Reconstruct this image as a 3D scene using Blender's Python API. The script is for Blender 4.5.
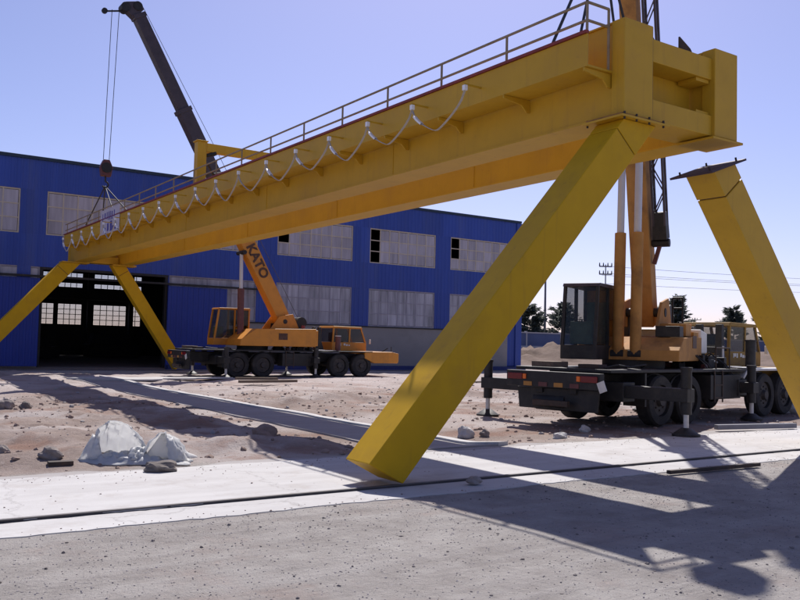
import bpy, bmesh, math, random
import numpy as np
from mathutils import Vector, Matrix
random.seed(7); rng = np.random.default_rng(7)
R = math.radians
sc = bpy.context.scene
for o in list(bpy.data.objects): bpy.data.objects.remove(o)
COL = sc.collection

# ------------------------------------------------------------------ camera
EYE = 1.7
cam_d = bpy.data.cameras.new('camera'); cam = bpy.data.objects.new('camera', cam_d); COL.objects.link(cam)
yaw, pitch, roll = R(34.2), R(2.908), R(1.376)
F = Vector((math.sin(yaw)*math.cos(pitch), math.cos(yaw)*math.cos(pitch), math.sin(pitch)))
Rt = Vector((math.cos(yaw), -math.sin(yaw), 0)); Up = Rt.cross(F)
R2 = Rt*math.cos(roll)+Up*math.sin(roll); U2 = -Rt*math.sin(roll)+Up*math.cos(roll)
m = Matrix((R2, U2, -F)).transposed().to_4x4(); m.translation = (0, 0, EYE)
cam.matrix_world = m
cam_d.sensor_width = 36; cam_d.lens = 848.75/800*36; cam_d.clip_end = 9000; cam_d.clip_start = .05
sc.camera = cam

# ------------------------------------------------------------------ sky and sun
SUN = Vector((.536, .631, 1)).normalized()
elev = math.asin(SUN.z); az = math.atan2(SUN.x, SUN.y)
w = bpy.data.worlds.new('World'); sc.world = w; w.use_nodes = True
nt = w.node_tree; nt.nodes.clear()
sky = nt.nodes.new('ShaderNodeTexSky'); sky.sky_type = 'NISHITA'; sky.sun_disc = False
sky.sun_elevation = elev; sky.sun_rotation = az
sky.altitude = 1200; sky.air_density = 1.0; sky.dust_density = 2.0; sky.ozone_density = 2.0
tint = nt.nodes.new('ShaderNodeMix'); tint.data_type = 'RGBA'; tint.blend_type = 'MULTIPLY'
tint.inputs['Factor'].default_value = 1.0; tint.inputs['B'].default_value = (1.08, .945, 1.15, 1)
bg = nt.nodes.new('ShaderNodeBackground'); bg.inputs['Strength'].default_value = .089
wo = nt.nodes.new('ShaderNodeOutputWorld')
nt.links.new(sky.outputs[0], tint.inputs['A']); nt.links.new(tint.outputs['Result'], bg.inputs['Color']); nt.links.new(bg.outputs[0], wo.inputs[0])
sd = bpy.data.lights.new('sun', 'SUN'); sd.energy = 5.0; sd.angle = R(.5); sd.color = (1, .955, .90)
so = bpy.data.objects.new('sun', sd); COL.objects.link(so); so.rotation_euler = SUN.to_track_quat('Z', 'Y').to_euler()
so.location = (20, 20, 40)
sc.view_settings.view_transform = 'Standard'; sc.view_settings.look = 'None'
sc.view_settings.gamma = 1; sc.view_settings.exposure = 0.34; sc.view_settings.use_curve_mapping = False

# ------------------------------------------------------------------ materials
def N(t, typ, **kw):
    n = t.nodes.new(typ)
    for k, v in kw.items():
        if hasattr(n, k): setattr(n, k, v)
        else: n.inputs[k].default_value = v
    return n
def mat(name, col, rough=.6, var=.15, scale=6, dirt=None, dirt_amt=.35, dirt_scale=1.5, bump=.0, bump_scale=40, metal=0, spec=.4, rnd=0.0, stretch=None, wear=0.0):
    M = bpy.data.materials.new(name); M.use_nodes = True; t = M.node_tree; L = t.links
    b = t.nodes['Principled BSDF']; b.inputs['Roughness'].default_value = rough; b.inputs['Metallic'].default_value = metal
    b.inputs['Specular IOR Level'].default_value = spec
    tc = N(t, 'ShaderNodeTexCoord'); mp = N(t, 'ShaderNodeMapping')
    L.new(tc.outputs['Object'], mp.inputs[0])
    if stretch: mp.inputs['Scale'].default_value = stretch
    n1 = N(t, 'ShaderNodeTexNoise', Scale=scale, Detail=6.0, Roughness=.6); L.new(mp.outputs[0], n1.inputs['Vector'])
    c = Vector(col)
    cr = N(t, 'ShaderNodeValToRGB'); cr.color_ramp.elements[0].position = .3; cr.color_ramp.elements[1].position = .7
    cr.color_ramp.elements[0].color = (*(c*(1-var)), 1); cr.color_ramp.elements[1].color = (*[min(1, x) for x in c*(1+var)], 1)
    L.new(n1.outputs['Fac'], cr.inputs[0]); out = cr.outputs[0]
    if dirt is not None:
        n2 = N(t, 'ShaderNodeTexNoise', Scale=dirt_scale, Detail=8.0, Roughness=.68); L.new(mp.outputs[0], n2.inputs['Vector'])
        r2 = N(t, 'ShaderNodeMapRange'); r2.inputs[1].default_value = .5; r2.inputs[2].default_value = .75; r2.inputs[4].default_value = dirt_amt
        L.new(n2.outputs['Fac'], r2.inputs[0])
        mx = N(t, 'ShaderNodeMix', data_type='RGBA'); L.new(r2.outputs[0], mx.inputs['Factor']); L.new(out, mx.inputs['A']); mx.inputs['B'].default_value = (*dirt, 1)
        out = mx.outputs['Result']
    if wear:
        n4 = N(t, 'ShaderNodeTexNoise', Scale=7.0, Detail=12.0, Roughness=.78); L.new(tc.outputs['Object'], n4.inputs['Vector'])
        r4 = N(t, 'ShaderNodeMapRange'); r4.inputs[1].default_value = .64; r4.inputs[2].default_value = .70; r4.inputs[4].default_value = wear; L.new(n4.outputs['Fac'], r4.inputs[0])
        m4 = N(t, 'ShaderNodeMix', data_type='RGBA'); L.new(r4.outputs[0], m4.inputs['Factor']); L.new(out, m4.inputs['A']); m4.inputs['B'].default_value = (.10, .05, .025, 1); out = m4.outputs['Result']
        w5 = N(t, 'ShaderNodeMapping'); w5.inputs['Scale'].default_value = (9, 9, .5); L.new(tc.outputs['Object'], w5.inputs[0])
        n5 = N(t, 'ShaderNodeTexNoise', Scale=1.0, Detail=6.0, Roughness=.6); L.new(w5.outputs[0], n5.inputs['Vector'])
        r5 = N(t, 'ShaderNodeMapRange'); r5.inputs[1].default_value = .58; r5.inputs[2].default_value = .75; r5.inputs[4].default_value = wear*.5; L.new(n5.outputs['Fac'], r5.inputs[0])
        m5 = N(t, 'ShaderNodeMix', data_type='RGBA'); L.new(r5.outputs[0], m5.inputs['Factor']); L.new(out, m5.inputs['A']); m5.inputs['B'].default_value = (.22, .12, .04, 1); out = m5.outputs['Result']
    if rnd:
        oi = N(t, 'ShaderNodeObjectInfo'); mr = N(t, 'ShaderNodeMapRange'); mr.inputs[3].default_value = 1-rnd; mr.inputs[4].default_value = 1+rnd
        L.new(oi.outputs['Random'], mr.inputs[0])
        hs = N(t, 'ShaderNodeHueSaturation'); L.new(out, hs.inputs['Color']); L.new(mr.outputs[0], hs.inputs['Value']); out = hs.outputs[0]
    L.new(out, b.inputs['Base Color'])
    if bump:
        n3 = N(t, 'ShaderNodeTexNoise', Scale=bump_scale, Detail=4.0); L.new(mp.outputs[0], n3.inputs['Vector'])
        bp = N(t, 'ShaderNodeBump', Strength=bump, Distance=.02); L.new(n3.outputs['Fac'], bp.inputs['Height']); L.new(bp.outputs[0], b.inputs['Normal'])
    return M
M = {}
M['yellow'] = mat('crane_yellow_paint', (.54, .315, .022), .5, .08, 2.2, (.26, .14, .04), .45, 1.1, .05, 30, spec=.3, wear=.55)
M['yellow2'] = mat('crane_yellow_leg_paint', (.56, .325, .010), .5, .06, 2.0, (.32, .17, .03), .35, 1.3, .04, 30, spec=.15, wear=.6)
M['primer'] = mat('dark_primer', (.055, .035, .05), .7, .2, 5)
M['redtrack'] = mat('red_track', (.22, .035, .03), .55, .25, 3)
M['railgrey'] = mat('rail_yellow_grey', (.26, .20, .13), .6, .2, 5)
M['cable'] = mat('bright_trolley_and_glint', (.85, .85, .87), .3, .04, 8, spec=.6)  # near-white trolleys; also paints the bright glints on the cable loops
M['cable2'] = mat('grey_flat_cable', (.46, .42, .38), .6, .1, 8, spec=.2)
M['blue'] = mat('blue_cladding', (.027, .064, .31), .55, .12, .5, (.07, .095, .24), .6, .35, 0, rnd=.09, stretch=(2.2, 1, .25))
M['bluedoor'] = mat('blue_door', (.015, .040, .27), .5, .08, .6, rnd=.04)
M['trimgreen'] = mat('dark_trim', (.018, .035, .06), .6, .2, 1)
M['muntin'] = mat('pale_window_bar', (.50, .43, .33), .6, .15, 3)
M['muntin2'] = mat('grey_window_bar', (.30, .28, .33), .6, .15, 3)
M['dado'] = mat('rendered_dado', (.27, .25, .24), .9, .12, 1.2, (.18, .16, .15), .5, .6, .1, 20)
M['plinth'] = mat('blue_plinth', (.03, .04, .14), .8, .15, 2)
M['black'] = mat('black_steel', (.018, .017, .018), .6, .3, 4, (.06, .05, .04), .5, 2)
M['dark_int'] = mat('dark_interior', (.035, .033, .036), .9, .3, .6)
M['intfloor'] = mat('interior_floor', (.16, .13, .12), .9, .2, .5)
M['orange'] = mat('orange_crane_paint', (.56, .225, .025), .5, .08, 2, (.22, .09, .03), .45, 1.6, .03, 30, wear=.5)
M['orange2'] = mat('tan_crane_paint', (.40, .205, .065), .7, .16, 2, (.12, .065, .04), .75, 1.7, .03, 30, spec=.15, wear=.7)
M['cabyellow'] = mat('dusty_cab_yellow', (.29, .175, .045), .65, .16, 2, (.07, .05, .035), .95, 2.2, .03, 30, spec=.2, wear=.7)
M['maroon'] = mat('dark_boom_section', (.052, .040, .050), .5, .2, 3)
M['tyre'] = mat('tyre_rubber', (.022, .021, .022), .85, .25, 6, (.09, .075, .06), .5, 3)
M['rimgrey'] = mat('wheel_rim', (.045, .04, .04), .7, .2, 6, (.08, .065, .05), .5, 4)
M['chrome'] = mat('chrome_rod', (.52, .52, .56), .35, .04, 6, spec=.8)
M['palesteel'] = mat('pale_steel', (.55, .54, .53), .5, .1, 6)
M['red'] = mat('red_lens', (.15, .008, .012), .25, .1, 6)
M['amber'] = mat('amber_lens', (.75, .16, .02), .25, .1, 6)
M['whitepaint'] = mat('white_paint', (.72, .69, .64), .5, .06, 3, (.4, .35, .3), .35, 2)
M['wood'] = mat('weathered_timber', (.16, .12, .09), .85, .25, 3, stretch=(1, 8, 8))
M['steelbar'] = mat('rusty_steel', (.05, .035, .028), .7, .3, 6, (.13, .06, .03), .5, 5)
M['rail'] = mat('crane_rail_steel', (.10, .09, .09), .6, .2, 4, (.12, .07, .045), .4, 5)
M['stone'] = mat('stone', (.22, .19, .175), .95, .3, 8, bump=.3, bump_scale=20, rnd=.35)
M['gravel'] = mat('gravel_bits', (.20, .175, .165), .95, .5, 2)
M['gravel2'] = mat('fine_grit', (.27, .245, .245), .95, .6, 3)
M['rubble'] = mat('soil_clods', (.26, .19, .16), .95, .35, 1.5)
M['sheet'] = mat('white_plastic_sheet', (.82, .83, .83), .4, .04, 5, (.6, .56, .52), .2, 4)
def translucent(Mt, f):
    t = Mt.node_tree; b = t.nodes['Principled BSDF']; out = t.nodes['Material Output']; tr = N(t, 'ShaderNodeBsdfTranslucent', Color=(.78, .78, .78, 1)); mx = N(t, 'ShaderNodeMixShader'); mx.inputs[0].default_value = f
    t.links.new(b.outputs[0], mx.inputs[1]); t.links.new(tr.outputs[0], mx.inputs[2]); t.links.new(mx.outputs[0], out.inputs[0])
translucent(M['sheet'], .6)
M['rope'] = mat('wire_rope', (.05, .05, .055), .6, .2, 10)
M['sling'] = mat('sling', (.03, .035, .05), .7, .2, 10)
M['hook'] = mat('hook_block', (.11, .035, .035), .5, .2, 8)
M['signw'] = mat('banner', (.50, .46, .52), .6, .12, 3)
M['signb'] = mat('banner_ink', (.08, .07, .30), .6, .1, 3)
M['letter'] = mat('dark_lettering', (.07, .032, .02), .6, .4, 9, (.25, .10, .02), .6, 6)
M['bark'] = mat('bark', (.07, .055, .045), .95, .3, 6)
M['leaf'] = mat('pine_foliage', (.062, .076, .058), .8, .5, .8)  # greyed green: distance haze is put into the leaf colour
M['farwall'] = mat('far_blue_wall', (.10, .13, .24), .8, .15, .3)
M['farcap'] = mat('far_wall_cap', (.50, .48, .48), .8, .1, .3)
M['pole'] = mat('pole_grey', (.17, .17, .20), .7, .15, 2)
M['cabseat'] = mat('seat_green', (.06, .10, .075), .8, .2, 6)

def glass(name, col, alpha, rough=.08, var=.0, rnd=.0):
    X = bpy.data.materials.new(name); X.use_nodes = True; t = X.node_tree; L = t.links
    b = t.nodes['Principled BSDF']; b.inputs['Roughness'].default_value = rough; b.inputs['Base Color'].default_value = (*col, 1)
    out = t.nodes['Material Output']; tr = N(t, 'ShaderNodeBsdfTransparent'); mx = N(t, 'ShaderNodeMixShader'); mx.inputs[0].default_value = alpha
    if rnd:
        oi = N(t, 'ShaderNodeObjectInfo'); tc = N(t, 'ShaderNodeTexCoord'); nz = N(t, 'ShaderNodeTexNoise', Scale=1.3, Detail=5.0)
        mp = N(t, 'ShaderNodeMapping'); mp.inputs['Scale'].default_value = (3.5, 1, .35); L.new(tc.outputs['Object'], mp.inputs[0]); av = N(t, 'ShaderNodeVectorMath', operation='MULTIPLY_ADD'); L.new(oi.outputs['Location'], av.inputs[0]); av.inputs[1].default_value = (3.5, 1, .35); L.new(mp.outputs[0], av.inputs[2]); L.new(av.outputs[0], nz.inputs['Vector'])
        ad = N(t, 'ShaderNodeMath', operation='ADD'); rq = N(t, 'ShaderNodeMath', operation='MULTIPLY_ADD'); L.new(oi.outputs['Random'], rq.inputs[0]); rq.inputs[1].default_value = .28; rq.inputs[2].default_value = .36; L.new(rq.outputs[0], ad.inputs[0]); L.new(nz.outputs['Fac'], ad.inputs[1])
        mr = N(t, 'ShaderNodeMapRange'); mr.inputs[1].default_value = .7; mr.inputs[2].default_value = 1.3; mr.inputs[3].default_value = 1-rnd; mr.inputs[4].default_value = 1+rnd
        L.new(ad.outputs[0], mr.inputs[0])
        hs = N(t, 'ShaderNodeHueSaturation', Color=(*col, 1)); L.new(mr.outputs[0], hs.inputs['Value']); L.new(hs.outputs[0], b.inputs['Base Color'])
    L.new(tr.outputs[0], mx.inputs[1]); L.new(b.outputs[0], mx.inputs[2]); L.new(mx.outputs[0], out.inputs[0])
    return X
M['pane'] = glass('frosted_pane', (.37, .34, .38), .95, .4, rnd=.30)
M['pane2'] = glass('dusty_pane', (.35, .335, .375), .93, .4, rnd=.5)
M['clear'] = glass('clear_pane', (.55, .58, .62), .35, .3)
M['cabglass'] = glass('cab_glass', (.03, .04, .045), .42, .05)

# ------------------------------------------------------------------ mesh helpers
class MB:
    def __init__(s, T=None): s.v = []; s.f = []; s.T = T
    def add(s, vs, fs):
        k = len(s.v)
        for p in vs:
            p = Vector(p)
            s.v.append(s.T @ p if s.T else p)
        s.f += [tuple(i+k for i in f) for f in fs]; return s
    def box(s, x0, x1, y0, y1, z0, z1):
        return s.add([(x0,y0,z0),(x1,y0,z0),(x1,y1,z0),(x0,y1,z0),(x0,y0,z1),(x1,y0,z1),(x1,y1,z1),(x0,y1,z1)],
                     [(0,3,2,1),(4,5,6,7),(0,1,5,4),(1,2,6,5),(2,3,7,6),(3,0,4,7)])
    def beam(s, p0, p1, w, h, side=None, w1=None, h1=None):
        p0, p1 = Vector(p0), Vector(p1); d = (p1-p0).normalized()
        sd_ = Vector(side) if side else (Vector((0,0,1)).cross(d) if abs(d.z) < .95 else Vector((0,1,0)))
        sd_ = (sd_-d*sd_.dot(d)).normalized(); up = d.cross(sd_)
        w1 = w if w1 is None else w1; h1 = h if h1 is None else h1
        vs = [p+sd_*(a*ww/2)+up*(b*hh/2) for p, ww, hh in ((p0,w,h),(p1,w1,h1)) for a, b in ((-1,-1),(1,-1),(1,1),(-1,1))]
        return s.add(vs, [(3,2,1,0),(4,5,6,7),(0,1,5,4),(1,2,6,5),(2,3,7,6),(3,0,4,7)])
    def cyl(s, p0, p1, r0, r1=None, n=12):
        p0, p1 = Vector(p0), Vector(p1); r1 = r0 if r1 is None else r1; d = (p1-p0).normalized()
        a = d.orthogonal().normalized(); b = d.cross(a)
        vs = [p+(a*math.cos(2*math.pi*i/n)+b*math.sin(2*math.pi*i/n))*r for p, r in ((p0,r0),(p1,r1)) for i in range(n)]
        fs = [(i, (i+1) % n, n+(i+1) % n, n+i) for i in range(n)]+[tuple(range(n))[::-1], tuple(range(n, 2*n))]
        return s.add(vs, fs)
    def prism(s, poly, axis, a, b):
        # poly: 2D points in the plane normal to axis (remaining axes in xyz order)
        def P(q, c):
            q = list(q); q.insert(axis, c); return tuple(q)
        n = len(poly); vs = [P(q, a) for q in poly]+[P(q, b) for q in poly]
        return s.add(vs, [(i, (i+1) % n, n+(i+1) % n, n+i) for i in range(n)]+[tuple(range(n))[::-1], tuple(range(n, 2*n))])
    def tube(s, pts, r, n=6):
        for a, b in zip(pts, pts[1:]): s.cyl(a, b, r, n=n)
        return s
    def build(s, name, material, parent=None, bevel=0, smooth=0, off=None, mods=None):
        me = bpy.data.meshes.new(name); off = Vector(off) if off is not None else Vector()
        me.from_pydata([tuple(p-off) for p in s.v], [], s.f); me.materials.append(M[material])
        bm = bmesh.new(); bm.from_mesh(me); bmesh.ops.recalc_face_normals(bm, faces=bm.faces); bm.to_mesh(me); bm.free()
        if smooth:
            me.polygons.foreach_set('use_smooth', [True]*len(me.polygons)); me.set_sharp_from_angle(angle=R(smooth))
        o = bpy.data.objects.new(name, me); COL.objects.link(o)
        if parent: o.parent = parent
        if bevel:
            b = o.modifiers.new('bevel', 'BEVEL'); b.width = bevel; b.segments = 2; b.limit_method = 'ANGLE'; b.angle_limit = R(40)
        return o
def tag(o, label=None, cat=None, group=None, kind=None):
    if label: o['label'] = label
    if cat: o['category'] = cat
    if group: o['group'] = group
    if kind: o['kind'] = kind
    return o
def empty(name, loc=(0,0,0), rz=0, label=None, cat=None, group=None):
    o = bpy.data.objects.new(name, None); COL.objects.link(o); o.location = loc; o.rotation_euler = (0,0,rz)
    return tag(o, label, cat, group)
def share(src, parent, loc):
    o = src.copy(); COL.objects.link(o); o.parent = parent; o.location = loc; return o

# ------------------------------------------------------------------ ground
def vnoise(x, y, seed=0):
    r = np.random.default_rng(seed); T = r.random((256, 256))
    xi = np.floor(x).astype(int); yi = np.floor(y).astype(int); fx = x-xi; fy = y-yi
    fx = fx*fx*(3-2*fx); fy = fy*fy*(3-2*fy)
    g = lambda a, b: T[a % 256, b % 256]
    return (g(xi,yi)*(1-fx)+g(xi+1,yi)*fx)*(1-fy)+(g(xi,yi+1)*(1-fx)+g(xi+1,yi+1)*fx)*fy-.5
def fbm(x, y, s, oct=4, seed=0):
    v = 0; a = 1
    for i in range(oct): v = v+a*vnoise(x/s+17.3*i, y/s-9.1*i, seed+i); s *= .5; a *= .55
    return v
def sstep(a, b, x): t = np.clip((x-a)/(b-a), 0, 1); return t*t*(3-2*t)
def height(x, y):
    x = np.asarray(x, float); y = np.asarray(y, float)
    fore = .018*fbm(x, y, 1.4, 4, 3)*sstep(7.55, 7.0, y)
    yard = sstep(10.95, 12.0, y)*sstep(44.5, 41, y)
    rough = .10*fbm(x, y, 3.2, 5, 11)+.075*fbm(x, y, .8, 4, 21)
    low = -.10*sstep(11.0, 11.9, y)*sstep(33, 29, y)*sstep(12.2, 10.4, x)
    left = sstep(7.6, 6.6, x)*sstep(24, 18, y)       # rougher heap left of the concrete path
    rough = rough*(1+.9*left)+left*.10
    flat = np.exp(-(((x-17)/7.5)**2+((y-13.6)/3.2)**2)**2)+np.exp(-(((x-18.5)/7.5)**2+((y-36.2)/2.6)**2)**2)
    path = sstep(7.85, 8.1, x)*sstep(9.95, 9.7, x)*sstep(36, 35, y)
    rough = rough*(1-.85*np.clip(flat, 0, 1))*(1-path)
    def mound(cx, cy, sx, sy, h): return h*np.exp(-((x-cx)/sx)**2-((y-cy)/sy)**2)*(1+.9*fbm(x, y, .9, 4, 41)+.5*fbm(x, y, 2.6, 3, 47))
    md = mound(12, 21.7, 2.2, .55, .22)+mound(17, 22.6, 2.4, .5, .2)+mound(5.4, 12.4, 1.6, .5, .14)+mound(3.2, 13.6, 2, .7, .16)
    far_m = mound(57, 60, 5, 4, 1.0)+mound(66, 61, 6, 3, 1.1)+mound(74, 66, 8, 4, 1.1)
    rise = sstep(46, 85, x)*1.6+.25*fbm(x, y, 9, 4, 5)*sstep(46, 56, x)
    inside = np.where((x > -30) & (x < 42.5) & (y > 44.5) & (y < 78), -.06, 0)
    strip = np.where((y > 7.86) & (y < 10.6), -.05, 0)
    return far_m+low+fore+yard*(rough+md*(1-path))+rise*sstep(200, 120, np.hypot(x, y)-0*x)*1.0+np.where(np.hypot(x, y) > 120, 1.6*sstep(46, 85, x)*(1-sstep(200, 120, np.hypot(x, y))), 0)+inside+strip
xs = np.unique(np.concatenate([np.arange(-4, 24, .14), np.arange(24, 60, .5), np.arange(60, 130, 2.5), -4-np.geomspace(.3, 4000, 26), 130+np.geomspace(3, 6000, 24)]).round(4))
ys = np.unique(np.concatenate([np.arange(1.5, 26, .12), np.arange(26, 47, .3), np.arange(47, 72, .8), np.arange(72, 100, 2.0), 1.5-np.geomspace(.2, 400, 18), 100+np.geomspace(2, 6000, 24)]).round(4))
GX, GY = np.meshgrid(xs, ys); GZ = height(GX, GY)
nx, ny = len(xs), len(ys)
gv = np.stack([GX.ravel(), GY.ravel(), GZ.ravel()], 1)
ii = (np.arange(ny-1)[:, None]*nx+np.arange(nx-1)[None]).ravel()
gf = np.stack([ii, ii+1, ii+1+nx, ii+nx], 1)
me = bpy.data.meshes.new('ground'); me.from_pydata(gv.tolist(), [], gf.tolist())
me.polygons.foreach_set('use_smooth', [True]*len(me.polygons))
def ground_mat():
    X = bpy.data.materials.new('yard_ground'); X.use_nodes = True; t = X.node_tree; L = t.links; b = t.nodes['Principled BSDF']
    b.inputs['Roughness'].default_value = .95; b.inputs['Specular IOR Level'].default_value = .15
    tc = N(t, 'ShaderNodeTexCoord'); sp = N(t, 'ShaderNodeSeparateXYZ'); L.new(tc.outputs['Object'], sp.inputs[0])
    def noise(s, d=8., r=.6):
        n = N(t, 'ShaderNodeTexNoise', Scale=s, Detail=d, Roughness=r); L.new(tc.outputs['Object'], n.inputs['Vector']); return n.outputs['Fac']
    def ramp(src, p0, c0, p1, c1):
        r = N(t, 'ShaderNodeValToRGB'); e = r.color_ramp.elements; e[0].position = p0; e[0].color = (*c0, 1); e[1].position = p1; e[1].color = (*c1, 1); L.new(src, r.inputs[0]); return r.outputs[0]
    def mix(f, a, c):
        mx = N(t, 'ShaderNodeMix', data_type='RGBA'); L.new(f, mx.inputs['Factor']); L.new(a, mx.inputs['A'])
        if isinstance(c, tuple): mx.inputs['B'].default_value = (*c, 1)
        else: L.new(c, mx.inputs['B'])
        return mx.outputs['Result']
    def rng_(src, a, c, lo=0., hi=1.):
        r = N(t, 'ShaderNodeMapRange'); r.interpolation_type = 'SMOOTHSTEP'
        for i, v in enumerate((a, c, lo, hi)): r.inputs[i+1].default_value = v
        L.new(src, r.inputs[0]); return r.outputs[0]
    def math_(op, a, c):
        q = N(t, 'ShaderNodeMath', operation=op); L.new(a, q.inputs[0])
        if isinstance(c, float): q.inputs[1].default_value = c
        else: L.new(c, q.inputs[1])
        return q.outputs[0]
    # foreground: compacted pale grey gravel
    fg = ramp(noise(1.6, 10, .7), .34, (.245, .222, .208), .66, (.375, .35, .33))
    fg = mix(rng_(noise(28, 6, .7), .56, .72, 0, .55), fg, (.42, .395, .39))
    fg = mix(rng_(noise(55, 4, .7), .62, .72, 0, .7), fg, (.14, .12, .115))
    fg = mix(rng_(noise(.6, 10, .72), .52, .66, 0, .6), fg, (.31, .25, .225))
    fg = mix(rng_(noise(4.5, 8, .7), .60, .72, 0, .55), fg, (.40, .375, .375))
    mpx = N(t, 'ShaderNodeMapping'); mpx.inputs['Scale'].default_value = (.22, 2.6, 1); mpx.inputs['Rotation'].default_value = (0, 0, R(-7)); L.new(tc.outputs['Object'], mpx.inputs[0])
    rt = N(t, 'ShaderNodeTexNoise', Scale=1.0, Detail=8.0, Roughness=.65); L.new(mpx.outputs[0], rt.inputs['Vector'])
    fg = mix(rng_(rt.outputs['Fac'], .5, .68, 0, .5), fg, (.39, .365, .35))
    fg = mix(rng_(rt.outputs['Fac'], .46, .32, 0, .35), fg, (.21, .185, .175))
    # yard: reddish soil with pale trodden patches
    yd = ramp(noise(.8, 10, .65), .32, (.185, .138, .118), .68, (.35, .29, .262))
    yd = mix(rng_(noise(.28, 6, .6), .47, .6, 0, .75), yd, (.41, .365, .35))
    yd = mix(rng_(noise(16, 8, .7), .56, .7, 0, .5), yd, (.13, .085, .07))
    yd = mix(rng_(noise(9, 6, .7), .60, .72, 0, .5), yd, (.50, .46, .44))
    yd = mix(rng_(noise(.42, 10, .68), .50, .62, 0, .6), yd, (.225, .125, .09))
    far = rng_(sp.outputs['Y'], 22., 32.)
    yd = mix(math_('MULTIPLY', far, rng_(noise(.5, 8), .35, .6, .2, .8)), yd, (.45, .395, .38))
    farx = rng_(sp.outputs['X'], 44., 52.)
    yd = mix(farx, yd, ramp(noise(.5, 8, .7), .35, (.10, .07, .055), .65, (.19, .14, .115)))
    edge = math_('ADD', sp.outputs['Y'], math_('MULTIPLY', noise(2.5, 6), .5))
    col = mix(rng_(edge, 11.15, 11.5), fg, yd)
    L.new(col, b.inputs['Base Color'])
    h0 = math_('MULTIPLY', rt.outputs['Fac'], 1.0)
    h = math_('ADD', h0, math_('ADD', math_('MULTIPLY', noise(14, 8, .7), .7), math_('MULTIPLY', noise(60, 6, .7), .35)))
    bp = N(t, 'ShaderNodeBump', Strength=.9, Distance=.05); L.new(h, bp.inputs['Height']); L.new(bp.outputs[0], b.inputs['Normal'])
    return X
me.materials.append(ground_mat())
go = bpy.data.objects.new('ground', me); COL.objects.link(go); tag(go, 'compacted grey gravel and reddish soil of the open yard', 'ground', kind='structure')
def gz(x, y): return float(height(np.array([x]), np.array([y]))[0])

def concrete_mat(name, c0, c1, patch):
    X = bpy.data.materials.new(name); X.use_nodes = True; t = X.node_tree; L = t.links; b = t.nodes['Principled BSDF']
    b.inputs['Roughness'].default_value = .9; b.inputs['Specular IOR Level'].default_value = .2
    tc = N(t, 'ShaderNodeTexCoord')
    def noise(s, d=8., r=.6, st=None):
        n = N(t, 'ShaderNodeTexNoise', Scale=s, Detail=d, Roughness=r)
        if st:
            mp = N(t, 'ShaderNodeMapping'); mp.inputs['Scale'].default_value = st; L.new(tc.outputs['Object'], mp.inputs[0]); L.new(mp.outputs[0], n.inputs['Vector'])
        else: L.new(tc.outputs['Object'], n.inputs['Vector'])
        return n.outputs['Fac']
    r = N(t, 'ShaderNodeValToRGB'); e = r.color_ramp.elements; e[0].position = .3; e[0].color = (*c0, 1); e[1].position = .65; e[1].color = (*c1, 1); L.new(noise(.9, 10, .7, (.4, 2, 1)), r.inputs[0])
    mr = N(t, 'ShaderNodeMapRange'); mr.inputs[1].default_value = .58; mr.inputs[2].default_value = .75; mr.inputs[4].default_value = .6; L.new(noise(3, 10, .75), mr.inputs[0])
    mx = N(t, 'ShaderNodeMix', data_type='RGBA'); L.new(mr.outputs[0], mx.inputs['Factor']); L.new(r.outputs[0], mx.inputs['A']); mx.inputs['B'].default_value = (*patch, 1)
    vo = N(t, 'ShaderNodeTexVoronoi', Scale=.42); vo.feature = 'DISTANCE_TO_EDGE'
    wn = N(t, 'ShaderNodeTexNoise', Scale=2.2, Detail=6.0, Roughness=.7); L.new(tc.outputs['Object'], wn.inputs['Vector'])
    va = N(t, 'ShaderNodeVectorMath', operation='MULTIPLY_ADD'); L.new(wn.outputs['Color'], va.inputs[0]); va.inputs[1].default_value = (.7, .7, 0); L.new(tc.outputs['Object'], va.inputs[2]); L.new(va.outputs[0], vo.inputs['Vector'])
    cr_ = N(t, 'ShaderNodeMapRange'); cr_.inputs[1].default_value = .002; cr_.inputs[2].default_value = .007; cr_.inputs[3].default_value = .28; cr_.inputs[4].default_value = 0; L.new(vo.outputs['Distance'], cr_.inputs[0])
    m6 = N(t, 'ShaderNodeMix', data_type='RGBA'); L.new(cr_.outputs[0], m6.inputs['Factor']); L.new(mx.outputs['Result'], m6.inputs['A']); m6.inputs['B'].default_value = (.12, .10, .095, 1)
    du = N(t, 'ShaderNodeMapRange'); du.inputs[1].default_value = .52; du.inputs[2].default_value = .68; du.inputs[4].default_value = .6; L.new(noise(1.1, 12, .74), du.inputs[0])
    m7 = N(t, 'ShaderNodeMix', data_type='RGBA'); L.new(du.outputs[0], m7.inputs['Factor']); L.new(m6.outputs['Result'], m7.inputs['A']); m7.inputs['B'].default_value = (.33, .295, .275, 1)
    sk = N(t, 'ShaderNodeMapRange'); sk.inputs[1].default_value = .66; sk.inputs[2].default_value = .72; sk.inputs[4].default_value = .5; L.new(noise(9, 10, .75), sk.inputs[0])
    m8 = N(t, 'ShaderNodeMix', data_type='RGBA'); L.new(sk.outputs[0], m8.inputs['Factor']); L.new(m7.outputs['Result'], m8.inputs['A']); m8.inputs['B'].default_value = (.17, .145, .135, 1)
    L.new(m8.outputs['Result'], b.inputs['Base Color'])
    bp = N(t, 'ShaderNodeBump', Strength=.25, Distance=.01); L.new(noise(30, 8, .7), bp.inputs['Height']); L.new(bp.outputs[0], b.inputs['Normal'])
    return X
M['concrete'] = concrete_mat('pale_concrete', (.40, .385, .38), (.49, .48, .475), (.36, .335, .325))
M['concrete2'] = concrete_mat('grey_concrete', (.27, .25, .245), (.35, .33, .325), (.21, .19, .18))

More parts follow.
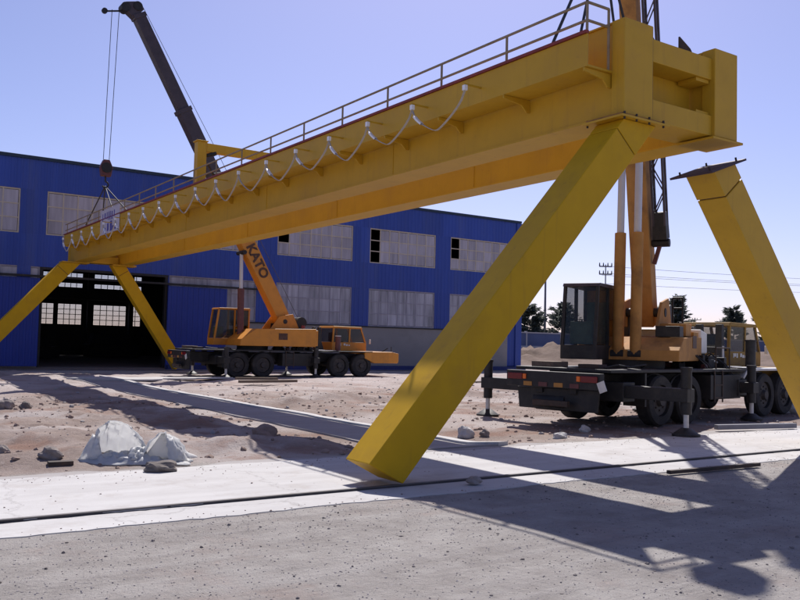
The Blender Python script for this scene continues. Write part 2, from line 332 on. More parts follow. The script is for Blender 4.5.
def slab(name, x0, x1, y0, y1, top, wob, material, label, step=.12, seed=0):
    """concrete strip cast in place along X: uneven edges, real thickness"""
    mb = MB(); n = int((x1-x0)/step); a = []; bidx = []
    xs_ = [x0+(x1-x0)*i/n for i in range(n+1)]
    e0 = fbm(np.array(xs_), np.zeros(n+1)+3, 1.1, 4, seed)*wob; e1 = fbm(np.array(xs_), np.zeros(n+1)+50, 1.3, 4, seed+5)*wob
    if wob: jr = np.random.default_rng(seed+9); e0 = e0+jr.normal(0, .012, n+1); e1 = e1+jr.normal(0, .012, n+1)
    vs = []; fs = []
    for i, x in enumerate(xs_):
        vs += [(x, y0+e0[i], -.1), (x, y0+e0[i], top), (x, y1+e1[i], top), (x, y1+e1[i], -.1)]
    for i in range(n):
        k = 4*i
        for j in range(3): fs.append((k+j, k+4+j, k+5+j, k+1+j))
    fs += [(0,1,2,3), (4*n+3,4*n+2,4*n+1,4*n)]
    mb.add(vs, fs); o = mb.build(name, material); return tag(o, label, 'concrete strip', kind='structure')
slab('runway_slab', -14, 60, 8.395, 10.72, .022, .14, 'concrete', 'wide pale concrete runway strip behind the crane rail', seed=2)
slab('runway_edge', -14, 60, 7.72, 8.315, .008, .07, 'concrete', 'narrow pale concrete lip in front of the crane rail', seed=8)
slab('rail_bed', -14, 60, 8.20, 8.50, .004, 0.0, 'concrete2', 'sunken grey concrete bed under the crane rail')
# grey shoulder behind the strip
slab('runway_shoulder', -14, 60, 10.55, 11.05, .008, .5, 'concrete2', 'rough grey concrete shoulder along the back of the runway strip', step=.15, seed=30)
mb = MB()
vs = []; fs = []; n = 120; kv = []
for i in range(n+1):
    y = 11.0+(36-11)*i/n; e = fbm(np.array([y]), np.array([7.]), 1.0, 4, 60)[0]*.12; e2 = fbm(np.array([y]), np.array([27.]), 1.0, 4, 66)[0]*.10
    b_ = -.10*min(1, max(0, (y-11)/.9))*min(1, max(0, (33-y)/4)); vs += [(8.10+e, y, -.3), (8.10+e, y, b_+.03), (9.52+e2, y, b_+.03), (9.52+e2, y, -.3)]; kv += [(9.525+e2, y, -.3), (9.525+e2, y, b_+.07), (9.74+e2, y, b_+.07), (9.74+e2, y, -.3)]
for i in range(n):
    for j in range(3): fs.append((4*i+j, 4*i+4+j, 4*i+5+j, 4*i+1+j))
fs += [(0, 1, 2, 3), (4*n+3, 4*n+2, 4*n+1, 4*n)]
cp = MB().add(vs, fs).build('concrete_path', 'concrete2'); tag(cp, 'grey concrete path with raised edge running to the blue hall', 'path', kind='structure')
MB().add(kv, fs).build('path_edging', 'concrete', cp)
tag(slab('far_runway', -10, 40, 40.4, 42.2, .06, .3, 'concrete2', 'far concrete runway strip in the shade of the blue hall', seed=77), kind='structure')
# thin pale spilled-cement patch in the sun near the hall
mb = MB(); ring = []
for i in range(40):
    a = 2*math.pi*i/40; r = 1+.35*math.sin(3*a+1)+.2*math.sin(7*a); ring.append((10.6+2.6*r*math.cos(a), 33.6+.9*r*math.sin(a)))
mb.prism(ring, 2, .03, .085); tag(mb.build('cement_patch', 'concrete'), 'thin white cement spill on the soil near the hall', 'ground', kind='structure')

# rail
mb = MB(); prof = [(-.036,.005),(.036,.005),(.036,.010),(.010,.014),(.010,.024),(.024,.026),(.024,.036),(-.024,.036),(-.024,.026),(-.010,.024),(-.010,.014),(-.036,.010)]
mb.prism([(8.355+a, b) for a, b in prof], 0, -14, 60)
tag(mb.build('crane_rail', 'rail'), 'dark steel crane rail along the pale concrete strip in the foreground', 'rail')
mb = MB(); mb.prism([(41.3+a, b+.06) for a, b in prof], 0, -10, 40)
tag(mb.build('crane_rail', 'rail'), 'distant crane rail on the shaded strip by the blue hall', 'rail')

# ------------------------------------------------------------------ blue hall
WY = 46.0; PIT = 6.53; X0W = 9.25; RX = 41.75; LX = -17
hall = empty('workshop_hall', (12, WY, 0), label='long blue corrugated steel hall with two rows of windows and an open doorway', cat='building')
HO = (12, WY, 0)
def clad(x0, x1, z0, z1, y=WY, rib=.28, d=.022, name='cladding_panel', material='blue', parent=hall):
    n = max(1, round((x1-x0)/rib)); wd = (x1-x0)/n; pts = []
    for i in range(n):
        a = x0+i*wd; pts += [(a, 0), (a+.55*wd, 0), (a+.65*wd, -d), (a+.9*wd, -d)]
    pts.append((x1, 0)); mb = MB(); k = len(pts)
    vs = [(px, y+py, z) for z in (z0, z1) for px, py in pts]
    mb.add(vs, [(i, i+1, k+i+1, k+i) for i in range(k-1)])
    mb.box(x0, x1, y+.004, y+.12, z0, z1)
    return mb.build(name, material, parent, off=HO)
bays = [X0W+PIT*i for i in range(-4, 5)]       # window bays, 5.27 wide
WW = 5.25
# band above, between and columns
for i, bx in enumerate(bays):
    a = bx-(PIT-WW)/2; b = a+PIT
    if i == len(bays)-1: b = RX
    clad(a, b, 9.05, 10.62)
    clad(a, b, 5.15, 6.80)
    clad(a, bx, 6.80, 9.05); clad(bx+WW, b, 6.80, 9.05)
    door = i in (4,)
    if door:
        continue
    c0 = bx; c1 = bx+WW
    if i == 5: c0 = 15.75
    if i == 3: c1 = 9.05-.0
    clad(a if i != 5 else 15.70, bx, 2.74, 5.15); 
    clad(bx+WW, min(b, 9.06) if i == 3 else b, 0.25 if i == 8 else 2.74, 5.15)
    mb = MB(); mb.box(a if i != 5 else 15.70, (bx+WW if i == 8 else (9.06 if i == 3 else b)), WY-.03, WY+.17, 0, 2.66); mb.build('dado_wall', 'dado', hall, off=HO)
    mb = MB(); mb.box(a if i != 5 else 15.70, (bx+WW if i == 8 else (9.06 if i == 3 else b)), WY-.10, WY+.17, 2.663, 2.737); mb.build('sill_ledge', 'black', hall, off=HO)
MB().box(LX, RX, WY-.12, WY+.02, 10.60, 10.76).build('roof_trim', 'trimgreen', hall, off=HO)
MB().box(RX-.42, RX+.14, WY-.10, WY+.3, 0, 10.58).build('corner_column', 'blue', hall, off=HO)
MB().box(15.7, RX+.2, WY-.55, WY-.10, -.05, .22).build('plinth', 'plinth', hall, off=HO)
# roof, back and side walls, floor
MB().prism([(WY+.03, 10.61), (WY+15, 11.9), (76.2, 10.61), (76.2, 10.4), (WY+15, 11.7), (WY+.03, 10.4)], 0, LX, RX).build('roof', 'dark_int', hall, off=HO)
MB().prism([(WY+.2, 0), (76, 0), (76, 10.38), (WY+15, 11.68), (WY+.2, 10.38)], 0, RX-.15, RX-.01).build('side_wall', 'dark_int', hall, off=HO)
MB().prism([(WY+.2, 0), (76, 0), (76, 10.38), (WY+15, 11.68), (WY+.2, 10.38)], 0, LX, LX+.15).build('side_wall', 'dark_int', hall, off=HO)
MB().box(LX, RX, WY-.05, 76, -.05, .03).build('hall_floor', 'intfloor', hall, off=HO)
# back wall with openings
BY = 76
cols = [(15.05, 16.2), (16.5, 18.5), (19.45, 22.3), (22.62, 23.6)]
cols.sort(); edges = [LX]+[c for p in cols for c in p]+[RX]
zr = [(2.6, 4.4), (5.8, 6.2), (6.68, 7.06)]
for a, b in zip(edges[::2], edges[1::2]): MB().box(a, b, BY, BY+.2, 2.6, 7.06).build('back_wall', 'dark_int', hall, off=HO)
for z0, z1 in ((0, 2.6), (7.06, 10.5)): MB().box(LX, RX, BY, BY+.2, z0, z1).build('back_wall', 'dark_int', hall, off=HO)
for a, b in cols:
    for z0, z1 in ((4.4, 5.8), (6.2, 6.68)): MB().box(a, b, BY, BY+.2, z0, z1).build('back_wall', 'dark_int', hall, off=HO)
pane_cache = {}
def pane(parent, x0, x1, z0, z1, y, material, origin):
    key = (round(x1-x0, 3), round(z1-z0, 3), material)
    if key not in pane_cache:
        hw, hz = (x1-x0)/2, (z1-z0)/2
        me_ = MB().box(-hw, hw, -.008, .008, -hz, hz).build('pane', material); pane_cache[key] = me_.data; bpy.data.objects.remove(me_)
    o = bpy.data.objects.new('pane', pane_cache[key]); COL.objects.link(o); o.parent = parent
    o.location = ((x0+x1)/2-origin[0], y-origin[1], (z0+z1)/2-origin[2]); return o
def window(x0, x1, z0, z1, nxp, nzp, y, bar, barmat, panemat, missing=(), edge=.07, depth=.06):
    """frame mesh in hall space, panes are its children"""
    mb = MB()
    mb.box(x0, x0+edge, y-depth/2, y+depth/2, z0, z1); mb.box(x1-edge, x1, y-depth/2, y+depth/2, z0, z1)
    mb.box(x0+edge, x1-edge, y-depth/2, y+depth/2, z0, z0+edge); mb.box(x0+edge, x1-edge, y-depth/2, y+depth/2, z1-edge, z1)
    gx = [x0+edge+(x1-x0-2*edge)*i/nxp for i in range(nxp+1)]; gzz = [z0+edge+(z1-z0-2*edge)*i/nzp for i in range(nzp+1)]
    for g in gx[1:-1]: mb.box(g-bar/2, g+bar/2, y-depth/2+.004, y+depth/2-.004, z0+edge, z1-edge)
    for g in gzz[1:-1]: mb.box(x0+edge, x1-edge, y-depth/2-.004, y+depth/2+.004, g-bar/2, g+bar/2)
    f = mb.build('window', barmat, hall, off=HO)
    for i in range(nxp):
        for j in range(nzp):
            if (i, j) in missing: continue
            pane(f, gx[i]+bar*.4, gx[i+1]-bar*.4, gzz[j]+bar*.4, gzz[j+1]-bar*.4, y, panemat, HO)
    return f
miss = {6: {(0,1),(0,2)}, 7: {(0,0),(0,1),(0,2)}, 8: {(0,1),(0,2)}}
for i, bx in enumerate(bays):
    if i < 3: continue
    window(bx, bx+WW, 6.80, 9.05, 7, 3, WY+.06, .055, 'muntin', 'pane', miss.get(i, ()))
    if i == 4: continue
    window(bx, bx+WW if i != 3 else 9.05, 2.74, 5.15, 7, 3, WY+.06, .045, 'muntin2', 'pane2')
for a, b in cols:
    if b < 14.9 or a > 24: continue
    nn = max(1, round((b-a)/.57))
    window(a, b, 2.6, 4.4, nn, 4, BY+.1, .05, 'black', 'clear', edge=.05)
    for z0, z1 in zr[1:]: window(a, b, z0, z1, nn, 1, BY+.1, .05, 'black', 'clear', edge=.04)
# interior columns, crane runway beam and stored goods
for cx in (18.95, 22.5, 14.9, 26):
    MB().box(cx-.18, cx+.18, 75.2, 75.6, .03, 10.4).build('interior_column', 'dark_int', hall, off=HO)
MB().box(LX+1, RX-1, 74.6, 75.0, 4.75, 5.5).build('runway_beam', 'dark_int', hall, off=HO)
# doorway
MB().box(9.06, 15.72, WY-.02, WY+.2, 5.02, 5.145).build('door_lintel', 'black', hall, off=HO)
MB().box(9.06, 9.2, WY-.02, WY+.25, .03, 5.02).build('door_jamb', 'black', hall, off=HO)
MB().box(15.55, 15.7, WY-.02, WY+.25, .03, 5.02).build('door_jamb', 'black', hall, off=HO)
MB().box(2, 21.5, WY-.34, WY-.14, 4.60, 4.70).build('door_track', 'black', hall, off=HO)
for x0, x1 in ((15.68, 19.12), (5.6, 9.05)):
    clad(x0, x1, .10, 4.55, WY-.22, .3, .03, 'sliding_door', 'bluedoor')
# stored machinery inside: low dark shapes
for (x0, x1, y0, y1, h, lab) in ((12.2, 14.6, 66, 68, 1.5, 'dark steel stock stacked inside the open doorway, nearer the left jamb'), (17.5, 21.5, 69, 71, 1.9, 'dark machine standing deep inside the hall behind the right leg')):
    r_ = empty('machine', ((x0+x1)/2, (y0+y1)/2, .03), label=lab, cat='machine')
    o_ = ((x0+x1)/2, (y0+y1)/2, .03)
    MB().box(x0, x1, y0, y1, .03, h*.55).build('base', 'black', r_, off=o_, bevel=.03)
    MB().prism([(x0+.2, h*.55), (x1-.5, h*.55), (x1-.8, h), (x0+.4, h)], 1, y0+.3, y1-.3).build('housing', 'dark_int', r_, off=o_, bevel=.03)

# ------------------------------------------------------------------ gantry crane
Y0, Y1 = 8.30, 41.95
ZB, ZT = 5.13, 6.55
GO = (10.88, Y0, 0)
gan = empty('gantry_crane', GO, label='huge yellow double girder gantry bridge with walkway railing, spanning from foreground to the blue hall', cat='gantry crane')
def gb(mb, name, material='yellow', parent=gan, bevel=.008, smooth=0): return mb.build(name, material, parent, bevel, smooth, off=GO)
for (xa, xb, nm) in ((9.51, 10.17, 0), (11.65, 12.27, 1)):
    g = gb(MB().box(xa+.03, xb-.03, Y0+.25, Y1, ZB+.02, ZT-.025), 'main_girder')
    gb(MB().box(xa-.0, xb+.0, Y0+.25, Y1+.02, ZB-.012, ZB+.02), 'bottom_flange', parent=g, bevel=0)
    gb(MB().box(xa-.0, xb+.0, Y0+.25, Y1+.02, ZT-.025, ZT), 'top_flange', parent=g, bevel=0)
    gb(MB().box((xa+xb)/2-.04, (xa+xb)/2+.04, Y0+.6, Y1-.2, ZT, ZT+.06), 'trolley_rail', 'steelbar', parent=g, bevel=0)
    for e, (ya, yb) in enumerate(((Y0, Y0+.25), (Y1, Y1+.2))):
        eb = gb(MB().box(xa-.004, xb-.03, ya, yb, ZB+.0, ZT+.01), 'end_box', parent=g, bevel=.012)
    gb(MB().box(xb-.028, xb+.004, Y0+.03, Y0+.25, ZB, ZT+.01), 'end_stiffener', 'steelbar', parent=g, bevel=0)
    # vertical web splices
    for yy in np.arange(Y0+6.1, Y1-2, 6.0):
        gb(MB().box(xa+.018, xa+.03, yy, yy+.012, ZB+.03, ZT-.03), 'weld_seam', parent=g, bevel=0)
# end tie beams between the girders
for ya, yb, s in ((Y0+.06, Y0+.75, 1), (Y1-.65, Y1+.05, -1)):
    t_ = gb(MB().box(10.17, 11.65, ya, yb, 6.05, 6.40), 'tie_beam')
    t2 = gb(MB().box(10.17, 11.65, ya, yb, ZB+.01, 5.47), 'tie_beam')
    gb(MB().box(10.17, 11.65, (ya+yb)/2-.02+.1, (ya+yb)/2+.02+.1, 5.47, 6.05), 'tie_web')
if True:
    gb(MB().box(11.3, 11.62, Y0+.1, Y0+.45, 5.99, 6.045), 'stiffener_plate', bevel=0)
    gb(MB().box(11.3, 11.62, Y0+.1, Y0+.45, 5.475, 5.52), 'stiffener_plate', bevel=0)
    gb(MB().prism([(11.15, 6.40), (11.58, 6.40), (11.42, 6.58), (11.15, 6.72)], 1, Y0+.30, Y0+.33), 'lug_plate', 'steelbar', bevel=0)
# walkway along the left girder
WX = 8.96; WYN = Y0+.22; WYF = 40.6
gb(MB().box(WX, 9.51, WYN, WYF, 5.77, 5.80), 'walkway_floor', bevel=0)
fas = gb(MB().box(WX, WX+.02, WYN, WYF, 5.80, 6.25), 'kick_plate', bevel=0)
gb(MB().box(WX-.035, WX+.035, WYN, WYF, 6.255, 6.30), 'festoon_track', 'redtrack', bevel=0)
br = MB().prism([(WX+.002, 5.766), (9.535, 5.766), (9.535, 5.56), (9.46, 5.56), (9.36, 5.66), (WX+.002, 5.715)], 1, 0, .03).build('bracket', 'yellow', off=(0,0,0))
posts_y = [WYN+.05+1.76*i for i in range(19)]
bm_ = br.data; bpy.data.objects.remove(br)
for yy in posts_y:
    o = bpy.data.objects.new('bracket', bm_); COL.objects.link(o); o.parent = gan; o.location = (-GO[0], yy-GO[1], 0)
HR = 6.74
pm = MB().cyl((0,0,5.80), (0,0,HR), .021, n=8).build('railing_post', 'railgrey'); pmd = pm.data; bpy.data.objects.remove(pm)
for yy in posts_y:
    o = bpy.data.objects.new('railing_post', pmd); COL.objects.link(o); o.parent = gan; o.location = (WX+.045-GO[0], yy-GO[1], 0)
o = bpy.data.objects.new('railing_post', pmd); COL.objects.link(o); o.parent = gan; o.location = (9.46-GO[0], posts_y[0]-GO[1], 0)
for nm, z in (('hand_rail', HR), ('mid_rail', 6.47)):
    gb(MB().tube([(WX+.045, WYF, z), (WX+.045, posts_y[0], z), (9.46, posts_y[0], z)], .022, 8), nm, 'railgrey', bevel=0)
# festoon cables: flat ribbons looping between small trolleys
fx = 8.62
def ribbon(pts, hw, th):
    mb = MB(); vs = []; fs = []; n = len(pts)
    for i, (y, z) in enumerate(pts):
        a = Vector(pts[max(0, i-1)]); b = Vector(pts[min(n-1, i+1)]); t = (b-a).normalized(); nrm = Vector((-t.y, t.x))*th/2
        vs += [(-hw, y+nrm.x, z+nrm.y), (hw, y+nrm.x, z+nrm.y), (hw, y-nrm.x, z-nrm.y), (-hw, y-nrm.x, z-nrm.y)]
    for i in range(n-1):
        k = 4*i
        for j in range(4): fs.append((k+j, k+(j+1) % 4, k+4+(j+1) % 4, k+4+j))
    return mb.add(vs, fs)
sy = 10.92; k_ = 0
arm = MB().box(fx-.02, WX-.002, -.012, .012, 6.0, 6.03).build('trolley_arm', 'yellow'); armd = arm.data; bpy.data.objects.remove(arm)
tr = MB().box(fx-.03, fx+.03, -.035, .035, 5.91, 5.998).build('cable_trolley', 'cable'); trd = tr.data; bpy.data.objects.remove(tr)
def hang(pts, hw, th, nm, mt):
    rb = ribbon(pts, hw, th); rb.v = [v+Vector((fx, 0, 0)) for v in rb.v]
    return gb(rb, nm, mt, bevel=0, smooth=50)
while sy < 40.2:
    for d_, nm in ((armd, 'trolley_arm'), (trd, 'cable_trolley')):
        o = bpy.data.objects.new(nm, d_); COL.objects.link(o); o.parent = gan; o.location = (-GO[0], sy-GO[1], 0)
    span = 1.62*random.uniform(.93, 1.07) if sy > 13 else 1.52
    sag = random.uniform(.48, .60) if sy < 38 else .35
    if sy+span < 40.4:
        pts = []
        for i in range(29):
            u = i/28; uu = u+.085*math.sin(2*math.pi*u)
            pts.append((sy+span*uu, 5.91-sag*(1-(2*u-1)**2)**.66))
        hang(pts, .019, .010, 'festoon_cable', 'cable2')
        if random.random() < .85 or sy > 20:
            hang([(p_[0]+.004, p_[1]) for p_ in pts[24:28]], .024+.012*random.random(), .035, 'cable_glint', 'cable')  # white ribbon piece over the loop end, a painted sun glint
    sy += span
# legs -------------------------------------------------------------
def leg_geo(dx, dz, base_l, base_r, ztop, y0, y1, mirror=None, ext=.0):
    """front outline in XZ: foot cut square, top cut level; base_l/base_r are the two foot corners"""
    pass
def leg(parent, off, L0, R0, d, ztop, y0, y1, material='yellow2', head=.42, squaretop=False, plate=True):
    d = Vector((d[0], d[1])).normalized(); L0, R0 = Vector(L0), Vector(R0)
    def onl(P, z): return P+d*((z-P.y)/d.y)
    Lt, Rt_ = (onl(L0, ztop), onl(R0, ztop))
    # seam a little below the top, square to the axis
    sl = Lt-d*head if (Lt-L0).length > (Rt_-R0).length else None
    ref = min((Lt, Rt_), key=lambda q: (q-L0).dot(d)); s_ = (ref-L0).dot(d)-.22
    def al(P, s): return P+d*(s-(P-L0).dot(d))
    A = [L0, R0, al(R0, s_), al(L0, s_)]
    B = [al(L0, s_+.018), al(R0, s_+.018), Rt_, Lt]
    inset = .02
    body = MB().prism([tuple(q) for q in A], 1, y0, y1).build('leg', material, parent, .012, off=off)
    c = (A[2]+A[3])/2; hv = (A[2]-A[3])*.47
    MB().prism([tuple(c-hv-d*.1), tuple(c+hv-d*.1), tuple(c+hv+d*.12), tuple(c-hv+d*.12)], 1, y0+inset, y1-inset).build('splice_core', 'primer', body, off=off)
    hd = MB().prism([tuple(q) for q in B], 1, y0, y1).build('leg_head', material, body, .008, off=off)
    # edge weld beads along the corners
    for P in (A[0], A[1]):
        pass
    return body, Lt, Rt_
b1, Lt, Rt_ = leg(gan, GO, (5.27, .30), (5.75, .045), (.666, .746), 5.045, 8.30, 8.84)
gb(MB().box(9.36, 10.42, 8.20, 8.98, 5.05, 5.08), 'flange_plate', 'yellow', b1, 0)
gb(MB().box(9.40, 10.36, 8.25, 8.95, 5.085, 5.115), 'flange_plate', 'orange2', b1, 0)
for fx_ in (9.44, 9.7, 9.98, 10.3):
    for fy_ in (8.23, 8.95): gb(MB().cyl((fx_, fy_, 5.02), (fx_, fy_, 5.13), .018, n=6), 'bolt', 'steelbar', b1, 0)
b3, Lt, Rt_ = leg(gan, GO, (4.93, .45), (5.48, .10), (.66, .752), 5.045, 41.0, 41.5, 'yellow2')
gb(MB().box(9.0, 10.2, 40.9, 41.6, 5.05, 5.11), 'flange_plate', 'yellow', b3, 0)
b4, Lt, Rt_ = leg(gan, GO, (14.55, .12), (15.03, .42), (-.555, .832), 5.045, 41.0, 41.5, 'yellow2')
gb(MB().box(11.3, 12.4, 40.9, 41.6, 5.05, 5.11), 'flange_plate', 'yellow', b4, 0)
gb(MB().box(11.56, 12.34, 8.26, 8.96, 5.075, 5.11), 'mounting_plate', 'yellow', gan, 0)
# the loose right-hand leg
d2 = Vector((.635, -.772)); Pout = Vector((13.1, 3.65)); nrm = Vector((-.772, -.635))
tz = (4.76-3.65)/-.772; topo = Pout+d2*tz; bo = Pout+d2*((.42-3.65)/-.772); bi = bo+nrm*.56
LO = ((bo.x+bi.x)/2, 8.57, 0)
lg = empty('loose_gantry_support', LO, label='loose yellow box leg at the right, its dark top plate just short of the girder', cat='crane leg')
ti = topo+nrm*.56; s2 = -d2*-.38
tl = Vector((math.cos(R(20)), math.sin(R(20))))
ti = topo-tl*(.56/max(.2, tl.dot(-nrm)))
A = [bi, bo, topo+d2*.30, topo+nrm*.56+d2*.30]
body = MB().prism([tuple(q) for q in A], 1, 8.30, 8.84).build('leg_body', 'yellow', lg, .012, off=LO)
A2 = [topo+nrm*.56+d2*.278, topo+d2*.278, topo, ti]
MB().prism([tuple(q) for q in A2], 1, 8.30, 8.84).build('leg_head', 'yellow', lg, .008, off=LO)
c = topo+nrm*.28+d2*.28
MB().prism([tuple(c-nrm*.255-d2*.06), tuple(c+nrm*.255-d2*.06), tuple(c+nrm*.255+d2*.06), tuple(c-nrm*.255+d2*.06)], 1, 8.33, 8.81).build('splice_core', 'primer', lg, off=LO)
pc = (topo+ti)/2; pn = Vector((-tl.y, tl.x))
MB().prism([tuple(pc-tl*.52), tuple(pc+tl*.44), tuple(pc+tl*.44+pn*.035), tuple(pc-tl*.52+pn*.035)], 1, 8.18, 8.98).build('top_plate', 'primer', lg, off=LO)
for yy in (8.3, 8.86):
    for q in (-.4, .34):
        a = pc+tl*q+pn*.035; MB().cyl((a.x, yy, a.y), (a.x+pn.x*.055, yy, a.y+pn.y*.055), .016, n=8).build('bolt', 'steelbar', lg, off=LO)
MB().box(bo.x-.55, bo.x+.35, 8.2, 8.95, .06, .14).build('packing_timber', 'wood', lg, off=LO)

# frame standing on the girders
FO = (9.66, 25.7, ZT+.06)
fr = empty('trolley_frame', FO, label='yellow post and cross beam frame standing on top of the girders', cat='frame')
fb = lambda mb, nm, mt='yellow': mb.build(nm, mt, fr, .01, off=FO)
fb(MB().box(9.52, 9.82, 25.55, 25.85, ZT+.06, 7.92), 'frame_post'); fb(MB().box(11.8, 12.1, 25.55, 25.85, ZT+.06, 7.62), 'frame_post')
fb(MB().box(9.83, 13.4, 25.57, 25.83, 7.625, 7.9), 'cross_beam'); fb(MB().box(9.48, 9.86, 25.51, 25.89, 7.922, 7.96), 'cap_plate')
fb(MB().beam((9.9, 25.7, 7.3), (10.3, 25.7, ZT+.1), .06, .06), 'brace', 'steelbar')
fb(MB().cyl((9.84, 25.6, 7.5), (10.15, 25.6, 7.62), .06, n=10), 'lamp_housing', 'black'); fb(MB().cyl((10.1, 25.6, 6.9), (10.45, 25.6, 7.0), .08, n=10), 'motor', 'black')
# banner
SO = (8.93, 33.0, 5.9)
sg = empty('banner', SO, label='small pale banner with blue markings tied over the walkway edge', cat='banner')
MB().box(WX-.03, WX-.015, 31.8, 34.4, 5.66, 6.62).build('banner_sheet', 'signw', sg, off=SO)
yy = 34.1
for i in range(7):
    wv = random.uniform(.08, .16); h0 = random.uniform(.2, .36); MB().box(WX-.036, WX-.031, yy-wv, yy, 6.5-h0, 6.5-.04*random.random()).build('printed_mark', 'signb', sg, off=SO); yy -= wv+random.uniform(.1, .2)
for (a, b, c, d_) in ((33.9, 33.6, 5.75, 5.9), (33.4, 33.2, 5.75, 6.05), (33.0, 32.75, 5.72, 6.1), (32.7, 32.5, 5.72, 5.9), (32.4, 32.0, 5.74, 5.82)): MB().box(WX-.036, WX-.031, b, a, c, d_).build('printed_mark', 'signb', sg, off=SO)

# ------------------------------------------------------------------ truck cranes
def wheel(root, s, y, r=.56, wd=.34, rim='rimgrey'):
    sgn = 1 if y > 0 else -1
    wroot = MB(); n = 28
    prof = [(-wd/2, r*.62), (-wd/2, r*.93), (-wd/2+.05, r), (wd/2-.05, r), (wd/2, r*.93), (wd/2, r*.62)]
    vs = []; fs = []
    for i in range(n):
        a = 2*math.pi*i/n
        for (yy, rr) in prof: vs.append((s+rr*math.cos(a), y+yy, r+rr*math.sin(a)))
    k = len(prof)
    for i in range(n):
        for j in range(k): fs.append((i*k+j, ((i+1) % n)*k+j, ((i+1) % n)*k+(j+1) % k, i*k+(j+1) % k))
    wroot.add(vs, fs); w_ = wroot.build('wheel', 'tyre', root, smooth=35)
    yo = y+sgn*wd/2
    MB().cyl((s, yo-sgn*.12, r), (s, yo-sgn*.06, r), r*.615, r*.58, 24).build('rim', rim, w_, smooth=35)
    hb = MB().cyl((s, yo-sgn*.06, r), (s, yo+sgn*.03, r), r*.24, r*.2, 14)
    for q in range(8):
        a = 2*math.pi*q/8; hb.cyl((s+r*.38*math.cos(a), yo-sgn*.065, r+r*.38*math.sin(a)), (s+r*.38*math.cos(a), yo-sgn*.03, r+r*.38*math.sin(a)), .022, n=6)
    hb.build('hub', 'rimgrey', w_, smooth=35)
    return w_
def box_beam_sections(mbT, root, paint, secs, p, d, side):
    pass
def truck_crane(loc, heading, slew, tilt, L, label, paint, upper, jackL, jack_s, s0, pivot_u, base_len, near=False):
    root = empty('truck_crane', loc, heading, label, 'truck crane', 'truck cranes at work in the yard')
    def P(mb, nm, mt, par=root, bevel=.012, smooth=0): return mb.build(nm, mt, par, bevel, smooth)
    ch = P(MB().box(.15, 10.2, -.52, -.34, .70, 1.12).box(.15, 10.2, .34, .52, .70, 1.12).box(.4, .6, -.34, .34, .75, 1.05).box(3, 3.2, -.34, .34, .75, 1.05).box(6, 6.2, -.34, .34, .75, 1.05).box(9, 9.2, -.34, .34, .75, 1.05), 'chassis', 'black')
    P(MB().box(.35, 7.2, -1.23, 1.23, 1.17, 1.24), 'deck', 'black')
    for s in (2.37, 3.62, 7.6, 8.85):
        for sg_ in (-1, 1): wheel(root, s, sg_*1.05)
    for s in (2.37, 3.62, 7.6, 8.85): P(MB().cyl((s, -.9, .56), (s, .9, .56), .09, n=10), 'axle', 'black', bevel=0)
    for sg_ in (-1, 1):
        ya, yb = sorted((sg_*.72, sg_*1.25))
        P(MB().prism([(6.25, 1.02), (6.45, 1.20), (7.05, 1.25), (9.45, 1.25), (9.45, 1.19), (7.1, 1.19), (6.5, 1.14), (6.3, .98)], 1, ya, yb), 'fender', 'palesteel' if near else 'black')
        P(MB().box(4.55, 6.1, ya, yb, .52, 1.10), 'side_box', 'black')
        P(MB().box(1.62, 1.68, ya, yb, .45, 1.16), 'mud_flap', 'black', bevel=0)
    P(MB().box(6.55, 6.95, -.9, -.55, 1.25, 1.29).box(6.3, 7.4, -1.2, -.75, 1.26, 1.275), 'step_plate', 'palesteel', bevel=0)
    # outriggers
    for s in (jack_s, 6.15):
        P(MB().box(s-.22, s+.22, -1.28, 1.28, .58, .98), 'outrigger_box', 'black')
        for sg_ in (-1, 1):
            a, b = sorted((sg_*1.2, sg_*(jackL+.1)))
            if s > 5: a, b = sorted((sg_*1.2, sg_*1.62))
            LL = jackL if s < 5 else 1.5
            bmx = P(MB().box(s-.15, s+.15, a, b, .66, .92), 'outrigger_beam', 'black')
            gzv = 0
            P(MB().cyl((s, sg_*LL, .42), (s, sg_*LL, 1.28), .105, n=14).cyl((s, sg_*LL, 1.28), (s, sg_*LL, 1.34), .12, n=14), 'jack_cylinder', 'black', bmx, 0, 40)
            P(MB().cyl((s, sg_*LL, .1), (s, sg_*LL, .42), .052, n=12), 'jack_rod', 'palesteel', bmx, 0, 40)
            P(MB().cyl((s, sg_*LL, .045), (s, sg_*LL, .16), .25, .09, 18).cyl((s, sg_*LL, .0), (s, sg_*LL, .045), .27, n=18), 'jack_pad', 'black', bmx, 0, 40)
    for sg_ in (-1, 1):
        ya, yb = sorted((sg_*.8, sg_*1.24))
        for s_ in (2.37, 3.62):
            arc = [(s_+.68*math.cos(a_), .56+.62*math.sin(a_)) for a_ in [R(20+14*q) for q in range(11)]]
            arc = [q for q in arc if q[1] < 1.155]+[]
            P(MB().tube([(q[0], (ya+yb)/2, q[1]) for q in [(s_+.68*math.cos(R(a_)), .56+.58*math.sin(R(a_))) for a_ in range(15, 166, 15)]], .03, 6), 'wheel_guard', 'black', bevel=0)
        P(MB().box(4.7, 4.74, sg_*1.26-.01, sg_*1.26+.01, .45, 1.2).box(5.1, 5.14, sg_*1.26-.01, sg_*1.26+.01, .45, 1.2).box(4.74, 5.1, sg_*1.26-.012, sg_*1.26+.008, .55, .58).box(4.74, 5.1, sg_*1.26-.012, sg_*1.26+.008, .85, .88), 'ladder', 'steelbar', bevel=0)
    P(MB().tube([(.6, -.9, 1.27), (.9, -1.05, 1.33), (1.5, -.95, 1.28), (1.9, -1.1, 1.34), (2.2, -.8, 1.27)], .022, 6), 'hose', 'black', bevel=0, smooth=60)
    P(MB().box(.55, 1.1, .35, .95, 1.24, 1.36), 'timber_packing', 'wood')
    P(MB().box(.6, .95, -.75, -.25, 1.24, 1.33), 'chain_box', 'steelbar')
